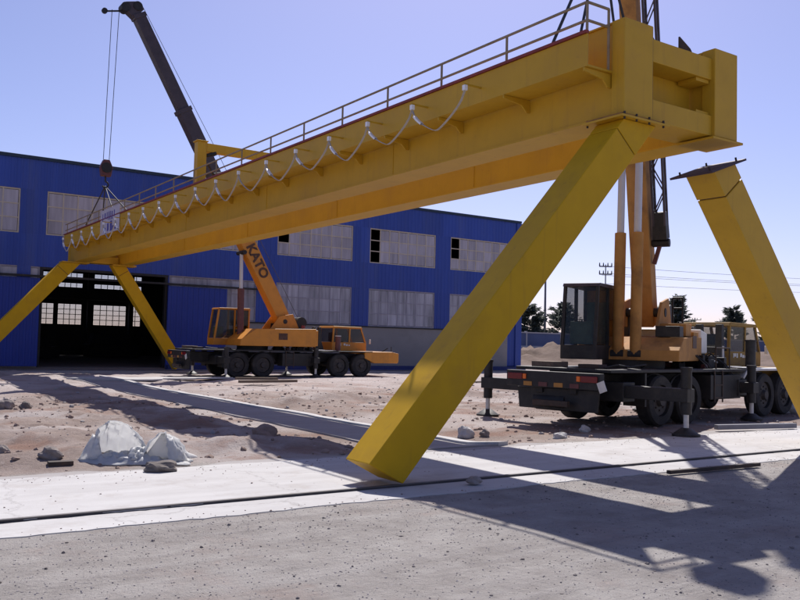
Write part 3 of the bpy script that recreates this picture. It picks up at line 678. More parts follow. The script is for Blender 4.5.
    P(MB().cyl((5.3, .6, 1.24), (5.3, .6, 1.36), .22, n=16), 'rope_coil', 'rope', bevel=0, smooth=40)
    P(MB().tube([(5.0, -1.15, 1.24), (5.0, -1.15, 1.75), (5.7, -1.15, 1.75), (5.7, -1.15, 1.24)], .018, 6), 'grab_rail', 'steelbar', bevel=0)
    P(MB().beam((.0, -.45, .5), (.0, .45, .5), .1, .12), 'tow_bar', 'steelbar')
    rc = random.Random(4)
    for q in range(9):
        x_ = rc.uniform(4.4, 6.6); y_ = rc.uniform(-1.05, .3); w_, d_, h_ = rc.uniform(.08, .3), rc.uniform(.08, .3), rc.uniform(.08, .34)
        P(MB().box(x_, x_+w_, y_, y_+d_, 1.241, 1.241+h_), 'deck_fitting', rc.choice(['black', 'steelbar', 'black', 'hook']), bevel=.015)
    for q in range(5):
        x_ = rc.uniform(4.3, 6.2); P(MB().tube([(x_, -.3, 1.26), (x_+.15, -.7, 1.5+.2*rc.random()), (x_+.3, -1.0, 1.35), (x_+.35, -1.22, 1.0)], .017, 6), 'hose', 'black', bevel=0, smooth=60)
    # tail
    P(MB().box(.0, .16, -1.2, 1.2, .82, 1.16), 'rear_bumper', 'black')
    P(MB().prism([(-1.0, .35), (1.0, .35), (1.05, .80), (-1.05, .80)], 0, .20, .26), 'tail_skirt', 'black')
    for y in (-.95, .95):
        tl_ = P(MB().box(-.035, 0, y-.2, y+.2, .97, 1.10), 'tail_light', 'red')
        P(MB().box(-.03, 0, y-.3 if y > 0 else y+.21, y-.21 if y > 0 else y+.3, .98, 1.09), 'indicator', 'amber')
    for y in (-.7, -.3, .1, .5): P(MB().box(-.012, .0, y, y+.22, .84, .93), 'reflector_board', 'hook' if y in (-.7, .1) else 'orange2', bevel=0)
    P(MB().beam((-.05, -1.32, .80), (-.05, -1.24, 1.0), .17, .02, (0, 1, 0)), 'number_plate', 'palesteel', bevel=0)
    P(MB().cyl((.35, -.2, .52), (.35, .6, .52), .2, n=14), 'air_tank', 'black', bevel=0, smooth=40)
    # mid deck clutter: engine box, hoses, boom rest
    P(MB().box(5.9, 6.5, -.5, .5, 1.24, 1.55), 'engine_cover', 'black')
    for y in (-.28, .28):
        P(MB().prism([(6.7, 1.25), (7.2, 1.25), (7.05, 1.7), (7.01, 2.38), (6.89, 2.38), (6.87, 1.7)], 1, y-.09, y+.09), 'boom_rest', 'black')
    P(MB().box(6.88, 7.04, -.19, .19, 1.62, 1.78), 'boom_rest_cradle', 'black')
    hose = [(5.6, -.6, 1.3), (5.9, -.62, 1.42), (6.3, -.6, 1.36), (6.6, -.55, 1.5), (6.7, -.5, 1.8)]
    P(MB().tube(hose, .025, 8), 'hose', 'palesteel', bevel=0, smooth=60)
    # driver cab on the left
    ca = MB()
    y0, y1 = -.15, 1.24
    cpaint = paint if not near else 'cabyellow'
    cab = P(MB().prism([(7.75, 1.26), (9.75, 1.26), (9.75, 1.68), (7.75, 1.68)], 1, y0, y1), 'driver_cab', cpaint, bevel=.03)
    for (a, b) in (((7.82, 1.68), (7.86, 2.36)), ((8.75, 1.68), (8.78, 2.36)), ((9.70, 1.68), (9.42, 2.36))):
        for y in (y0+.04, y1-.04): P(MB().beam((a[0], y, a[1]), (b[0], y, b[1]), .07, .07, (0, 1, 0)), 'cab_pillar', cpaint, cab, 0)
    P(MB().prism([(7.74, 2.36), (9.50, 2.36), (9.44, 2.45), (7.82, 2.47)], 1, y0-.02, y1+.02), 'cab_roof', cpaint, cab, .02)
    for y in (y0+.03, y1-.03):
        P(MB().prism([(7.86, 1.69), (8.72, 1.69), (8.74, 2.35), (7.89, 2.35)], 1, y-.006, y+.006), 'side_window', 'cabglass', cab, 0)
        P(MB().prism([(8.79, 1.69), (9.64, 1.69), (9.40, 2.35), (8.81, 2.35)], 1, y-.006, y+.006), 'side_window', 'cabglass', cab, 0)
    P(MB().add([(9.70, y0+.08, 1.69), (9.70, y1-.08, 1.69), (9.44, y1-.08, 2.35), (9.44, y0+.08, 2.35)], [(0,1,2,3)]), 'windscreen', 'cabglass', cab, 0)
    P(MB().add([(7.80, y0+.08, 1.69), (7.80, y1-.08, 1.69), (7.84, y1-.08, 2.35), (7.84, y0+.08, 2.35)], [(0,1,2,3)]), 'rear_window', 'cabglass', cab, 0)
    P(MB().box(8.2, 8.7, .3, .9, 1.3, 1.75).box(8.12, 8.25, .3, .9, 1.7, 2.15), 'driver_seat', 'black', cab, .03)
    P(MB().box(9.88, 9.92, y0-.14, y0-.04, 1.62, 1.85), 'mirror', 'whitepaint', cab, .01)
    for (a, b, c_, d_) in ((8.0, 8.05, 1.50, 1.62), (8.07, 8.16, 1.53, 1.62), (8.19, 8.27, 1.50, 1.62), (8.42, 8.52, 1.52, 1.62), (8.55, 8.66, 1.50, 1.58), (8.70, 8.78, 1.50, 1.56)): P(MB().box(a, b, y0-.012, y0-.004, c_, d_), 'white_marking', 'whitepaint', cab, 0)
    P(MB().prism([(9.0, .92), (9.55, .68), (10.95, .68), (11.0, .80), (11.0, 1.16), (10.6, 1.24), (9.0, 1.24)], 1, -1.25, 1.25), 'front_deck', cpaint, bevel=.03)
    for y in (-.95, .95):
        hl = P(MB().cyl((10.98, y, .95), (11.03, y, .95), .11, n=16), 'headlight', 'palesteel', bevel=0, smooth=40)
    P(MB().cyl((10.7, -1.0, 1.24), (10.7, -1.0, 1.5), .02, n=6).cyl((10.4, -.6, 1.24), (10.75, -.6, 1.42), .03, n=6), 'marker_rod', 'black', bevel=0)
    P(MB().cyl((7.75, -.75, 1.25), (7.75, -.75, 1.95), .13, n=14), 'exhaust_stack', 'hook' if not near else 'black', bevel=0, smooth=40)
    P(MB().cyl((7.75, -.75, 1.951), (7.75, -.75, 1.99), .15, n=14), 'exhaust_cap', 'palesteel' if not near else 'black', bevel=0, smooth=40)
    # ---- superstructure, in a frame turned by slew about the turntable
    T = Matrix.Translation((s0, 0, 0)) @ Matrix.Rotation(slew, 4, 'Z')
    def S(): return MB(T)
    P(S().cyl((0,0,1.24), (0,0,1.42), .72, n=28), 'turntable', 'black', bevel=0, smooth=40)
    hs = P(S().prism([(1.15, 1.42), (1.1, 1.72), (.35, 2.2), (-2.7, 2.26), (-2.7, 1.42)] if not near else [(.75, 1.42), (.7, 1.66), (.2, 1.95), (-1.1, 2.0), (-1.9, 2.0), (-1.9, 1.42)], 1, -1.2, 1.2), 'upper_house', paint, bevel=.02)
    P(S().box(-1.2, -.75, 1.2, 1.212, 1.72, 2.02), 'vent_panel', 'letter', hs, 0)
    P(S().box(-2.86, -2.71, -1.1, 1.1, 1.46, 2.2), 'counterweight', paint, hs, .03) if not near else P(S().prism([(-1.95, 1.6), (-2.75, 1.6), (-2.75, 2.12), (-1.95, 2.2)], 1, -1.15, 1.18), 'counterweight', 'whitepaint', hs, .03)
    for v in (-.47, .47):
        P(S().prism([(pivot_u+.75, 2.2), (pivot_u+.3, 2.82), (pivot_u-.4, 2.95), (pivot_u-.75, 2.24)], 1, v-.035, v+.035), 'boom_cheek', paint, hs)
    P(S().cyl((pivot_u-.9, -.45, 2.55), (pivot_u-.9, .45, 2.55), .27, n=18), 'winch_drum', 'black', hs, 0, 40)
    P(S().cyl((-2.2, .8, 2.16 if near else 2.26), (-2.2, .8, 2.34 if near else 2.42), .09, n=14), 'beacon', 'red' if not near else 'amber', hs, 0, 40)
    P(S().box(-1.8, -1.1, -.95, -.4, 2.0, 2.5), 'hydraulic_tank', 'black', hs)
    if near:
        P(S().tube([(-1.3, .62, 2.0), (-1.3, .62, 2.95), (-1.3, .86, 2.95), (-1.3, .86, 2.0)], .026, 8).tube([(-1.3, .62, 2.7), (-1.3, .86, 2.7)], .02, 8), 'guard_frame', 'black', hs, 0)
        P(S().box(-1.1, -.5, .5, 1.1, 2.0, 2.3).box(-1.75, -1.15, .55, 1.15, 2.0, 2.12), 'valve_box', 'orange2', hs)
        P(S().box(-.2, .2, .55, 1.1, 1.97, 2.22), 'tool_box', 'black', hs)
    # operator cab on the right of the boom
    v0, v1 = -1.2, -.38; u0, u1 = .0, 1.75; zc0, zc1 = 1.42, 3.12
    oc = P(S().box(u0, u1, v0, v1, zc0, zc0+.32), 'operator_cab', paint if not near else 'black', bevel=.02)
    fp = paint if not near else 'black'
    for (a, b) in (((u0+.04, zc0+.3), (u0+.04, zc1-.06)), ((u0+.75, zc0+.3), (u0+.75, zc1-.06)), ((u1-.04, zc0+.3), (u1-.22, zc1-.06))):
        for v in (v0+.035, v1-.035): P(S().beam((a[0], v, a[1]), (b[0], v, b[1]), .07, .07, (0,0,1) if 0 else None), 'cab_pillar', fp, oc, 0)
    P(S().prism([(u0-.03, zc1-.06), (u1-.16, zc1-.06), (u1-.22, zc1+.02), (u0+.02, zc1+.04)], 1, v0-.02, v1+.02), 'cab_roof', paint if not near else 'maroon', oc, .015)
    P(S().box(u0-.005, u0+.03, v0+.07, v1-.07, zc0+.32, zc1-.06), 'cab_back_panel', paint, oc, 0)
    P(S().box(u0+.08, u0+.5, v0+.01, v0+.03, zc0+.32, zc0+.9), 'cab_side_panel', paint, oc, 0)
    for v in (v0+.03, v1-.03):
        P(S().prism([(u0+.79, zc0+.33), (u1-.08, zc0+.33), (u1-.26, zc1-.07), (u0+.79, zc1-.07)], 1, v-.006, v+.006), 'side_window', 'cabglass', oc, 0)
        P(S().box(u0+.08, u0+.71, v-.006, v+.006, zc0+.92, zc1-.07), 'side_window', 'cabglass', oc, 0)
    P(S().add([(u1-.05, v0+.07, zc0+.33), (u1-.05, v1-.07, zc0+.33), (u1-.23, v1-.07, zc1-.07), (u1-.23, v0+.07, zc1-.07)], [(0,1,2,3)]), 'windscreen', 'cabglass', oc, 0)
    P(S().box(u0+.3, u0+.85, v0+.15, v1-.15, zc0+.35, zc0+.75).box(u0+.2, u0+.34, v0+.15, v1-.15, zc0+.7, zc0+1.35), 'operator_seat', 'cabseat', oc, .04)
    P(S().box(u1-.5, u1-.2, v0+.15, v1-.15, zc0+.33, zc0+.85), 'control_console', 'cabseat', oc, .03)
    # boom
    d = Vector((math.sin(tilt), 0, math.cos(tilt))); up = Vector((-math.cos(tilt), 0, math.sin(tilt))); p0 = Vector((pivot_u, 0, 2.58))
    side = (0, 1, 0)
    def at(s, n=0., v=0.): return p0+d*s+up*n+Vector((0, v, 0))
    n_off = .12
    bl = base_len
    bw = 1.0 if not near else .78
    bo_ = P(S().beam(at(-.35, n_off), at(bl, n_off), .62*bw, .62*bw, side, .60*bw, .74*bw), 'boom', upper[0], bevel=.02)
    P(S().cyl(at(0, 0, -.52), at(0, 0, .52), .11, n=14), 'pivot_pin', 'black', bo_, 0, 40)
    P(S().beam(at(bl-.25, n_off), at(bl+.02, n_off), .68*bw, .82*bw, side), 'boom_collar', upper[0], bo_, .01)
    rest = L-bl; a = bl; ww = .5*bw; hh = .6*bw
    nse = 3 if L > 18 else 2
    for i in range(nse):
        b = bl+rest*(i+1)/nse
        q = P(S().beam(at(a, n_off), at(b, n_off), ww, hh, side), 'boom_section', upper[1], bo_, .015)
        P(S().beam(at(b-.18, n_off), at(b+.01, n_off), ww+.06, hh+.07, side), 'boom_collar', upper[1], bo_, .01)
        a = b; ww -= .07; hh -= .09
    hd = P(S().prism([tuple((at(L, n_off)+d*x+up*y).xz) for x, y in ((-.1, -.3), (.45, -.55), (.62, -.3), (.5, .15), (.1, .32))], 1, -.2, .2), 'boom_head', upper[1], bo_, .02)
    for x, y in ((.42, -.42), (.3, .1)): P(S().cyl((at(L, n_off)+d*x+up*y)+Vector((0, -.24, 0)), (at(L, n_off)+d*x+up*y)+Vector((0, .24, 0)), .2, n=18), 'sheave', 'black', bo_, 0, 40)
    P(S().beam(at(L, n_off)+d*.3+up*-.45, at(L, n_off)+d*.55+up*-1.35, .06, .06, side).cyl((at(L, n_off)+d*.55+up*-1.3)+Vector((0, -.06, 0)), (at(L, n_off)+d*.55+up*-1.3)+Vector((0, .06, 0)), .12, n=14), 'jib_sheave', 'black', bo_, 0)
    # back rope along the boom
    P(S().tube([Vector((pivot_u-.9, 0, 2.82)), at(L*.55, .78), at(L+.3, .5)], .012, 5), 'hoist_rope', 'rope', bo_, 0)
    P(S().beam(at(L*.55, .4), at(L*.55, .8), .05, .05, side), 'rope_guide', 'black', bo_, 0)
    # luffing cylinders
    att = 3.75 if not near else 4.6
    top = at(att, -.28); base = Vector((.62, 0, 1.55)); ax = (top-base); LLn = ax.length; ax.normalize()
    for v in ((0,) if not near else (-.2, .2)):
        o3 = Vector((0, v, 0))
        lb = P(S().cyl(base+o3, base+ax*LLn*(.60 if not near else .52)+o3, .15 if not near else .13, n=16), 'luffing_cylinder', upper[2], bevel=0, smooth=40)
        P(S().cyl(base+ax*LLn*(.60 if not near else .52)+o3, top+o3, .085, n=14), 'piston_rod', 'chrome', lb, 0, 40)
        P(S().cyl(base+o3+Vector((0,-.15,0)), base+o3+Vector((0,.15,0)), .13, n=14), 'cylinder_pin', 'black', lb, 0, 40)
    P(S().cyl(at(att, -.28, -.4), at(att, -.28, .4), .1, n=12), 'cylinder_bracket', 'black', bo_, 0, 40)
    if near:
        # lattice fly jib stowed along the boom side
        v0 = .47; a0, a1 = 1.9, 11.5; hw = .135
        jb = P(S().beam(at(a0, .1-hw, v0-hw), at(a1, .1-hw, v0-hw), .05, .05, side).beam(at(a0, .1+hw, v0-hw), at(a1, .1+hw, v0-hw), .05, .05, side).beam(at(a0, .1-hw, v0+hw), at(a1, .1-hw, v0+hw), .05, .05, side).beam(at(a0, .1+hw, v0+hw), at(a1, .1+hw, v0+hw), .05, .05, side), 'fly_jib', 'maroon', bevel=0)
        s = a0+.5; sw = 1
        while s+.55 < a1:
            br_ = S()
            br_.cyl(at(s, .1-hw, v0-hw*sw), at(s+.55, .1-hw, v0+hw*sw), .017, n=5); br_.cyl(at(s, .1+hw, v0-hw*sw), at(s+.55, .1+hw, v0+hw*sw), .017, n=5)
            br_.cyl(at(s, .1-hw*sw, v0-hw), at(s+.55, .1+hw*sw, v0-hw), .017, n=5); br_.cyl(at(s, .1-hw*sw, v0+hw), at(s+.55, .1+hw*sw, v0+hw), .017, n=5)
            P(br_, 'jib_brace', 'maroon', jb, 0); s += .55; sw = -sw
        P(S().beam(at(a0-.1, .1, v0), at(a0+.55, .1, v0), .34, .34, side, .3, .3).cyl(at(a0-.2, .1, v0-.2), at(a0-.2, .1, v0+.2), .1, n=12), 'jib_foot', 'black', jb, 0)
        P(S().beam(at(a0-.2, .1, .25), at(a0-.2, .1, v0+.1), .1, .14).beam(at(a0-.7, .0, .3), at(a0-.15, .1, v0), .09, .09), 'jib_bracket', 'hook', jb, 0)
    return root, (lambda q: Matrix.Translation(loc) @ Matrix.Rotation(heading, 4, 'Z') @ T @ q), at
# far crane
far_root, fT, fat = truck_crane((13.0, 36.55, .0), 0, R(180), R(29.6), 15.0, 'orange truck crane parked before the hall windows, boom leaning over the girder', 'orange', ('orange', 'maroon', 'hook'), 2.0, 1.49, 3.6, -1.4, 6.3)
# lettering down the side of its boom
def letters(txt, size, M4, material, parent, name='lettering'):
    cu = bpy.data.curves.new(name, 'FONT'); cu.body = txt; cu.size = size; cu.extrude = .004; cu.offset = .022; cu.align_x = 'CENTER'; cu.align_y = 'CENTER'
    tmp = bpy.data.objects.new(name, cu); COL.objects.link(tmp); dg = bpy.context.evaluated_depsgraph_get(); me2 = bpy.data.meshes.new_from_object(tmp.evaluated_get(dg)); bpy.data.objects.remove(tmp)
    me2.transform(M4); me2.materials.clear(); me2.materials.append(M[material]); o = bpy.data.objects.new(name, me2); COL.objects.link(o); o.parent = parent; return o
fi = Matrix.Translation((13.0, 36.55, 0)).inverted()
dd = (fT(fat(5))-fT(fat(4))).normalized()      # boom direction in world
def boom_text(root, Tf, atf, rootM, txt, s, size, v, mt, upn):
    c = Tf(atf(s, .12, v)); ez = (Tf(atf(s, .12, v+1))-c).normalized()*(1 if v > 0 else -1)
    ey = -(Tf(atf(s+1, .12, v))-c).normalized(); ex = ey.cross(ez)
    # letters run down the boom towards the foot
    X = ey; Yv = ez.cross(X)
    Mx = Matrix((X, Yv, ez)).transposed().to_4x4(); Mx.translation = c
    letters(txt, size, rootM.inverted() @ Mx, mt, root)
boom_text(far_root, fT, fat, Matrix.Translation((13.0, 36.55, 0)), 'KATO', 3.1, .62, .318, 'letter', 1)
# near crane
NL = (12.72, 13.0, .02); NH = R(9.0)
near_root, nT, nat = truck_crane(NL, NH, R(206-9), R(14), 26.0, 'tan truck crane with dark carrier standing between the yellow legs, boom almost upright', 'orange2', ('orange2', 'orange2', 'orange2'), 2.55, .95, 3.2, -1.0, 4.9, True)

# hoists -----------------------------------------------------------
def hook_block(loc, label, tip, slings, off=.16, scale=1.):
    r_ = empty('hook_block', loc, label=label, cat='hook block'); o3 = Vector(loc); S_ = scale
    MB().prism([(-.2*S_, .1*S_), (.2*S_, .1*S_), (.26*S_, .5*S_), (.12*S_, .8*S_), (-.12*S_, .8*S_), (-.26*S_, .5*S_)], 1, -.13*S_, .13*S_).build('cheek_plate', 'hook', r_, .02)
    MB().cyl((0, -.16*S_, .45*S_), (0, .16*S_, .45*S_), .22*S_, n=18).build('sheave', 'black', r_, 0, 40)
    pts = [(0,0,.1*S_), (0,0,-.12*S_)]+[(.13*S_*math.sin(a)-.0, 0, -.25*S_+.13*S_*math.cos(a)) for a in [0.2+i*.5 for i in range(9)]]
    MB().tube(pts, .035*S_, 8).build('hook', 'black', r_, 0, 60)
    for sx in (-off, off): MB().tube([(sx*.8, 0, .8*S_), tuple(Vector(tip)+Vector((sx, 0, 0))-o3)], .014, 5).build('hoist_rope', 'rope', r_)
    for s_ in slings: MB().tube([(0, 0, -.32*S_), tuple(Vector(s_)-o3)], .026, 6).build('sling', 'sling', r_)
    return r_
ft = fT(fat(15.2, -.3)); print('far tip', ft[:])
hook_block((9.62, ft.y, 8.35), 'dark red hook block hanging over the far end of the girder', (9.75, ft.y, ft.z), [(9.5, 34.6, 6.62), (10.2, 34.6, 6.62), (9.5, 39.0, 6.62), (10.2, 39.0, 6.62)], .15)
ntip = nT(nat(26.2, -.3)); print('near tip', ntip[:])
hook_block((11.0, 10.15, 9.4), 'hook block of the upright crane above the near end of the girders', ntip, [(9.56, 9.85, 6.6), (10.12, 9.85, 6.6), (11.7, 10.3, 6.6), (12.2, 10.3, 6.6)], .2, 1.1)

# ------------------------------------------------------------------ loose things on the ground
def rock(x, y, sx, sy_, sz, label, material='stone', seed=0, group=None, rz=0):
    bm = bmesh.new(); bmesh.ops.create_icosphere(bm, subdivisions=3, radius=1); r = np.random.default_rng(seed); ph = r.random(6)*6
    for v in bm.verts:
        c = v.co; k = 1+.16*math.sin(3*c.x+ph[0])*math.sin(2.6*c.y+ph[1])+.13*math.sin(5*c.z+4*c.x+ph[2])+.07*math.sin(9*c.y+ph[3]+3*c.x)
        c *= k; c.z = max(c.z, -.55); v.co = (c.x*sx, c.y*sy_, (c.z+.45)*sz)
    me = bpy.data.meshes.new('stone'); bm.to_mesh(me); bm.free(); me.materials.append(M[material])
    o = bpy.data.objects.new('stone', me); COL.objects.link(o); o.location = (x, y, gz(x, y) if not (7.7 < y < 11.05) else .03); o.rotation_euler = (0, 0, rz)
    return tag(o, label, 'stone', group)
rock(3.60, 10.55, .20, .13, .085, 'flat grey stone on the concrete edge beside the white plastic sheet', seed=1)
rock(2.55, 11.75, .16, .11, .10, 'dark stone left of the white plastic sheet', seed=2)
rock(2.05, 12.3, .10, .08, .08, 'small dark stone near the left edge of the photo, beyond the strip', seed=3)
rock(10.5, 13.05, .17, .14, .16, 'pale stone below the outrigger pad behind the slanting leg', 'concrete', seed=4, rz=.6)
rock(10.85, 12.9, .10, .1, .09, 'small grey stone beside the pale stone at the outrigger pad', seed=5)
rock(3.75, 22.2, .18, .14, .16, 'grey stone far out on the soil at the left edge', seed=6)
rock(3.95, 21.0, .13, .1, .12, 'small brown stone beside the grey stone at the left edge', seed=7)
rock(6.35, 13.4, .22, .16, .17, 'dark clod in the girder shadow left of the concrete path', 'rubble', seed=8)
rock(22.6, 13.6, .32, .26, .30, 'pale boulder at the right edge behind the loose leg', 'concrete', seed=9)
rock(6.62, 8.05, .10, .07, .06, 'small dark stone on the concrete lip right of the leg foot', seed=10)
rock(11.6, 11.6, .16, .1, .08, 'pale flat stone under the tail of the near crane', 'concrete', seed=12)
rock(12.9, 12.2, .12, .1, .09, 'pale stone beneath the near crane axle', 'concrete', seed=13)
# small stones scattered as ground cover
def scatter(name, n, xr, yr, smin, smax, material, label, seed, power=2.2, avoid=None):
    r = np.random.default_rng(seed); ph = (1+5**.5)/2; ico = [Vector(v).normalized() for v in ((-1,ph,0),(1,ph,0),(-1,-ph,0),(1,-ph,0),(0,-1,ph),(0,1,ph),(0,-1,-ph),(0,1,-ph),(ph,0,-1),(ph,0,1),(-ph,0,-1),(-ph,0,1))]
    fs0 = [(0,11,5),(0,5,1),(0,1,7),(0,7,10),(0,10,11),(1,5,9),(5,11,4),(11,10,2),(10,7,6),(7,1,8),(3,9,4),(3,4,2),(3,2,6),(3,6,8),(3,8,9),(4,9,5),(2,4,11),(6,2,10),(8,6,7),(9,8,1)]
    vs = []; fs = []
    X = r.uniform(*xr, n); Y = yr[0]+(yr[1]-yr[0])*r.random(n)**1.0; Z = height(X, Y); Sz = smin+(smax-smin)*r.random(n)**power*1.0
    for x, y, z, s in zip(X, Y, Z, Sz):
        if avoid and avoid(x, y): continue
        k = len(vs); a = r.random()*6.28; ca, sa = math.cos(a), math.sin(a); st = r.uniform(.6, 1.4); hz = r.uniform(.4, .9)
        for q in ico:
            px, py = q.x*s*st*r.uniform(.7, 1.25), q.y*s*r.uniform(.7, 1.25); vs.append((x+px*ca-py*sa, y+px*sa+py*ca, z+(q.z*hz*r.uniform(.75, 1.2)+.2)*s))
        fs += [tuple(k+i for i in f) for f in fs0]
    mb = MB(); mb.v = [Vector(v) for v in vs]; mb.f = fs
    o = mb.build(name, material); return tag(o, label, 'gravel', kind='stuff')
scatter('gravel', 1700, (-1, 15), (3.0, 7.7), .003, .02, 'gravel', 'small dark stones strewn over the grey foreground', 5, 6)
scatter('fine_gravel', 15000, (-.5, 13), (2.8, 7.75), .0025, .009, 'gravel2', 'fine grit covering the grey foreground', 15, 2)
scatter('rubble', 3000, (0, 22), (11.1, 26), .010, .065, 'rubble', 'clods and small stones strewn over the reddish soil', 6, 5, lambda x, y: 7.9 < x < 9.65)
scatter('pale_rubble', 1300, (0, 26), (11.1, 34), .012, .07, 'concrete2', 'pale stones and cement crumbs on the soil', 8, 5, lambda x, y: 7.9 < x < 9.65)
def crumbs():
    r = np.random.default_rng(33); vs = []; fs = []
    q0 = [(-1,-1,0),(1,-1,0),(1,1,0),(-1,1,0),(-.5,-.5,.8),(.6,-.4,.7),(.4,.5,.9),(-.5,.6,.7)]
    f0 = [(0,1,5,4),(1,2,6,5),(2,3,7,6),(3,0,4,7),(4,5,6,7)]
    for i in range(900):
        x = r.uniform(-.5, 22); e = r.random()
        if e < .5: y = 10.75-abs(r.normal(0, .35)); z = .022
        elif e < .8: y = 7.72+abs(r.normal(0, .13)); z = .008
        else: y = r.uniform(8.5, 10.6); z = .022
        if y > 8.28 and y < 8.42: continue
        sc_ = r.uniform(.003, .009)*(1.8 if r.random() < .06 else 1); k = len(vs); a = r.random()*6.28; ca, sa = math.cos(a)*sc_, math.sin(a)*sc_
        for p_ in q0: vs.append((x+p_[0]*ca-p_[1]*sa*.7+r.normal(0, .15)*sc_, y+p_[0]*sa+p_[1]*ca*.7, z+p_[2]*sc_*.9+.001))
        fs += [tuple(k+j for j in f) for f in f0]
    tag(MB().add(vs, fs).build('soil_crumbs', 'rubble'), 'crumbs of soil and grit lying on the pale concrete strip', 'gravel', kind='stuff')
crumbs()
# bars and planks
def bar(name, p0, p1, w_, h_, material, label, cat, bevel=.005):
    c = (Vector(p0)+Vector(p1))/2; o = MB().beam(p0, p1, w_, h_).build(name, material, None, bevel, off=c); o.location = c; return tag(o, label, cat)
bar('steel_bar', (9.55, 7.5, .045), (11.5, 7.42, .045), .07, .05, 'steelbar', 'dark steel bar lying at the front edge of the concrete strip', 'bar')
bar('steel_pipe', (15.6, 11.05, .10), (17.8, 10.62, .10), .12, .1, 'pole', 'grey blue steel section lying on the back of the strip before the loose leg', 'pipe')
bar('timber', (13.0, 29.7, .12), (15.5, 29.9, .12), .16, .10, 'wood', 'long weathered plank on the soil before the orange crane', 'plank')
bar('timber', (13.0, 30.0, .22), (14.8, 30.2, .20), .16, .09, 'wood', 'shorter weathered plank lying behind the long plank before the orange crane', 'plank')
bar('timber', (21.2, 29.0, .06), (24.5, 29.4, .06), .12, .06, 'wood', 'thin dark batten on the soil before the crane cab', 'plank')
bar('block', (2.45, 11.45, .05), (2.75, 11.43, .05), .12, .09, 'steelbar', 'dark brick lump between the strip and soil left of the plastic sheet', 'block')

# white plastic sheet ------------------------------------------------
def plastic_sheet():
    o3 = (3.55, 11.55, gz(3.55, 11.55)); nu, nv = 60, 44
    vs = []; fs = []
    def crease(x, y, s): return fbm(np.array([x]), np.array([y]), s, 3, 91)[0]
    def rdg(x, y, sc_, sd=91): return 1-abs(fbm(np.array([x]), np.array([y]), sc_, 3, sd)[0])*4
    for j in range(nv):
        for i in range(nu):
            u = -1+2*i/(nu-1); v = -1+2*j/(nv-1); x = u*.80; y = v*.36
            env = max(0, 1-abs(u)**4)*max(0, 1-abs(v)**3)
            z = env*(.05+.055*max(-.5, rdg(x+3, y+7, .34))+.03*max(-.5, rdg(x+9, y, .15, 95)))-.03*(1-env)
            ed = 1+.16*fbm(np.array([6*u]), np.array([6*v]), 1.0, 3, 77)[0]
            vs.append((x*ed, y*ed, max(-.03, z)))
    for j in range(nv-1):
        for i in range(nu-1): a = j*nu+i; fs.append((a, a+1, a+1+nu, a+nu))
    # hood: curved sheet standing up, hollow side to the viewer
    k = len(vs); ha, hb = 46, 26
    for j in range(hb):
        for i in range(ha):
            t_ = i/(ha-1); a = math.pi*(.02+.93*t_); b = j/(hb-1)
            prof = .12+.88*math.sin(math.pi*t_**.72)**.85
            lean = .34*b**1.5
            n1 = .050*rdg(4*t_, 1.4*b+3, .55, 61)+.022*rdg(9*t_, 3*b, .5, 63)
            r = .41*(1-.20*b)+n1*(.3+.7*b)
            x = -.22-r*math.cos(a); y = -.02+(r*.72)*math.sin(a)-lean*math.sin(a)*.55; z = .56*prof*math.sin(b*math.pi*.52)
            vs.append((x+.05*b, y, z))
    for j in range(hb-1):
        for i in range(ha-1): a = k+j*ha+i; fs.append((a, a+1, a+1+ha, a+ha))
    # left flap folded outward, and the tent fold with an open mouth
    def patch(P00, P10, P01, P11, n_, amp, seed, bow=(0, 0, 0)):
        k = len(vs); P00, P10, P01, P11, bw_ = map(Vector, (P00, P10, P01, P11, bow))
        for j in range(n_):
            for i in range(n_):
                u, v = i/(n_-1), j/(n_-1)
                p = (P00*(1-u)+P10*u)*(1-v)+(P01*(1-u)+P11*u)*v+bw_*(4*u*(1-u)*4*v*(1-v))
                nn = (P10-P00).cross(P01-P00).normalized(); q = p+nn*amp*rdg(u*1.6+seed, v*1.6, .5, 40+seed)
                vs.append((q.x, q.y, max(q.z, -.02)))
        for j in range(n_-1):
            for i in range(n_-1): a = k+j*n_+i; fs.append((a, a+1, a+1+n_, a+n_))
    patch((-.72, -.22, .0), (-.38, -.20, .02), (-.56, .0, .36), (-.46, -.12, .30), 12, .022, 1, (-.05, -.06, 0))
    patch((.10, -.22, .02), (.12, .18, .02), (.36, -.13, .40), (.40, .18, .34), 14, .02, 2, (-.04, 0, .04))
    patch((.14, -.02, .0), (.66, -.04, .0), (.40, -.02, .38), (.46, -.02, .38), 10, .02, 6)
    patch((.36, -.14, .41), (.40, .2, .34), (.46, -.12, .40), (.42, .2, .33), 8, .008, 7)
    patch((.44, -.10, .41), (.40, .20, .33), (.56, -.27, .0), (.88, .16, .0), 16, .026, 3, (.08, -.02, .10))
    patch((.56, -.27, .0), (.80, -.16, .0), (.45, -.10, .40), (.66, .0, .24), 12, .022, 4, (.03, -.03, .02))
    patch((-.05, -.30, .02), (.18, -.26, .0), (-.02, -.10, .17), (.20, -.02, .20), 12, .03, 5, (0, -.05, .03))
    mb = MB(); mb.v = [Vector(v) for v in vs]; mb.f = fs
    o = mb.build('plastic_sheet', 'sheet', smooth=28); o.location = o3; o.scale = (.93, .93, .93); o.rotation_euler = (0, 0, R(-24))
    s_ = o.modifiers.new('solid', 'SOLIDIFY'); s_.thickness = .004
    return tag(o, 'crumpled white plastic sheet heaped on the soil behind the concrete strip', 'plastic sheet')
plastic_sheet()

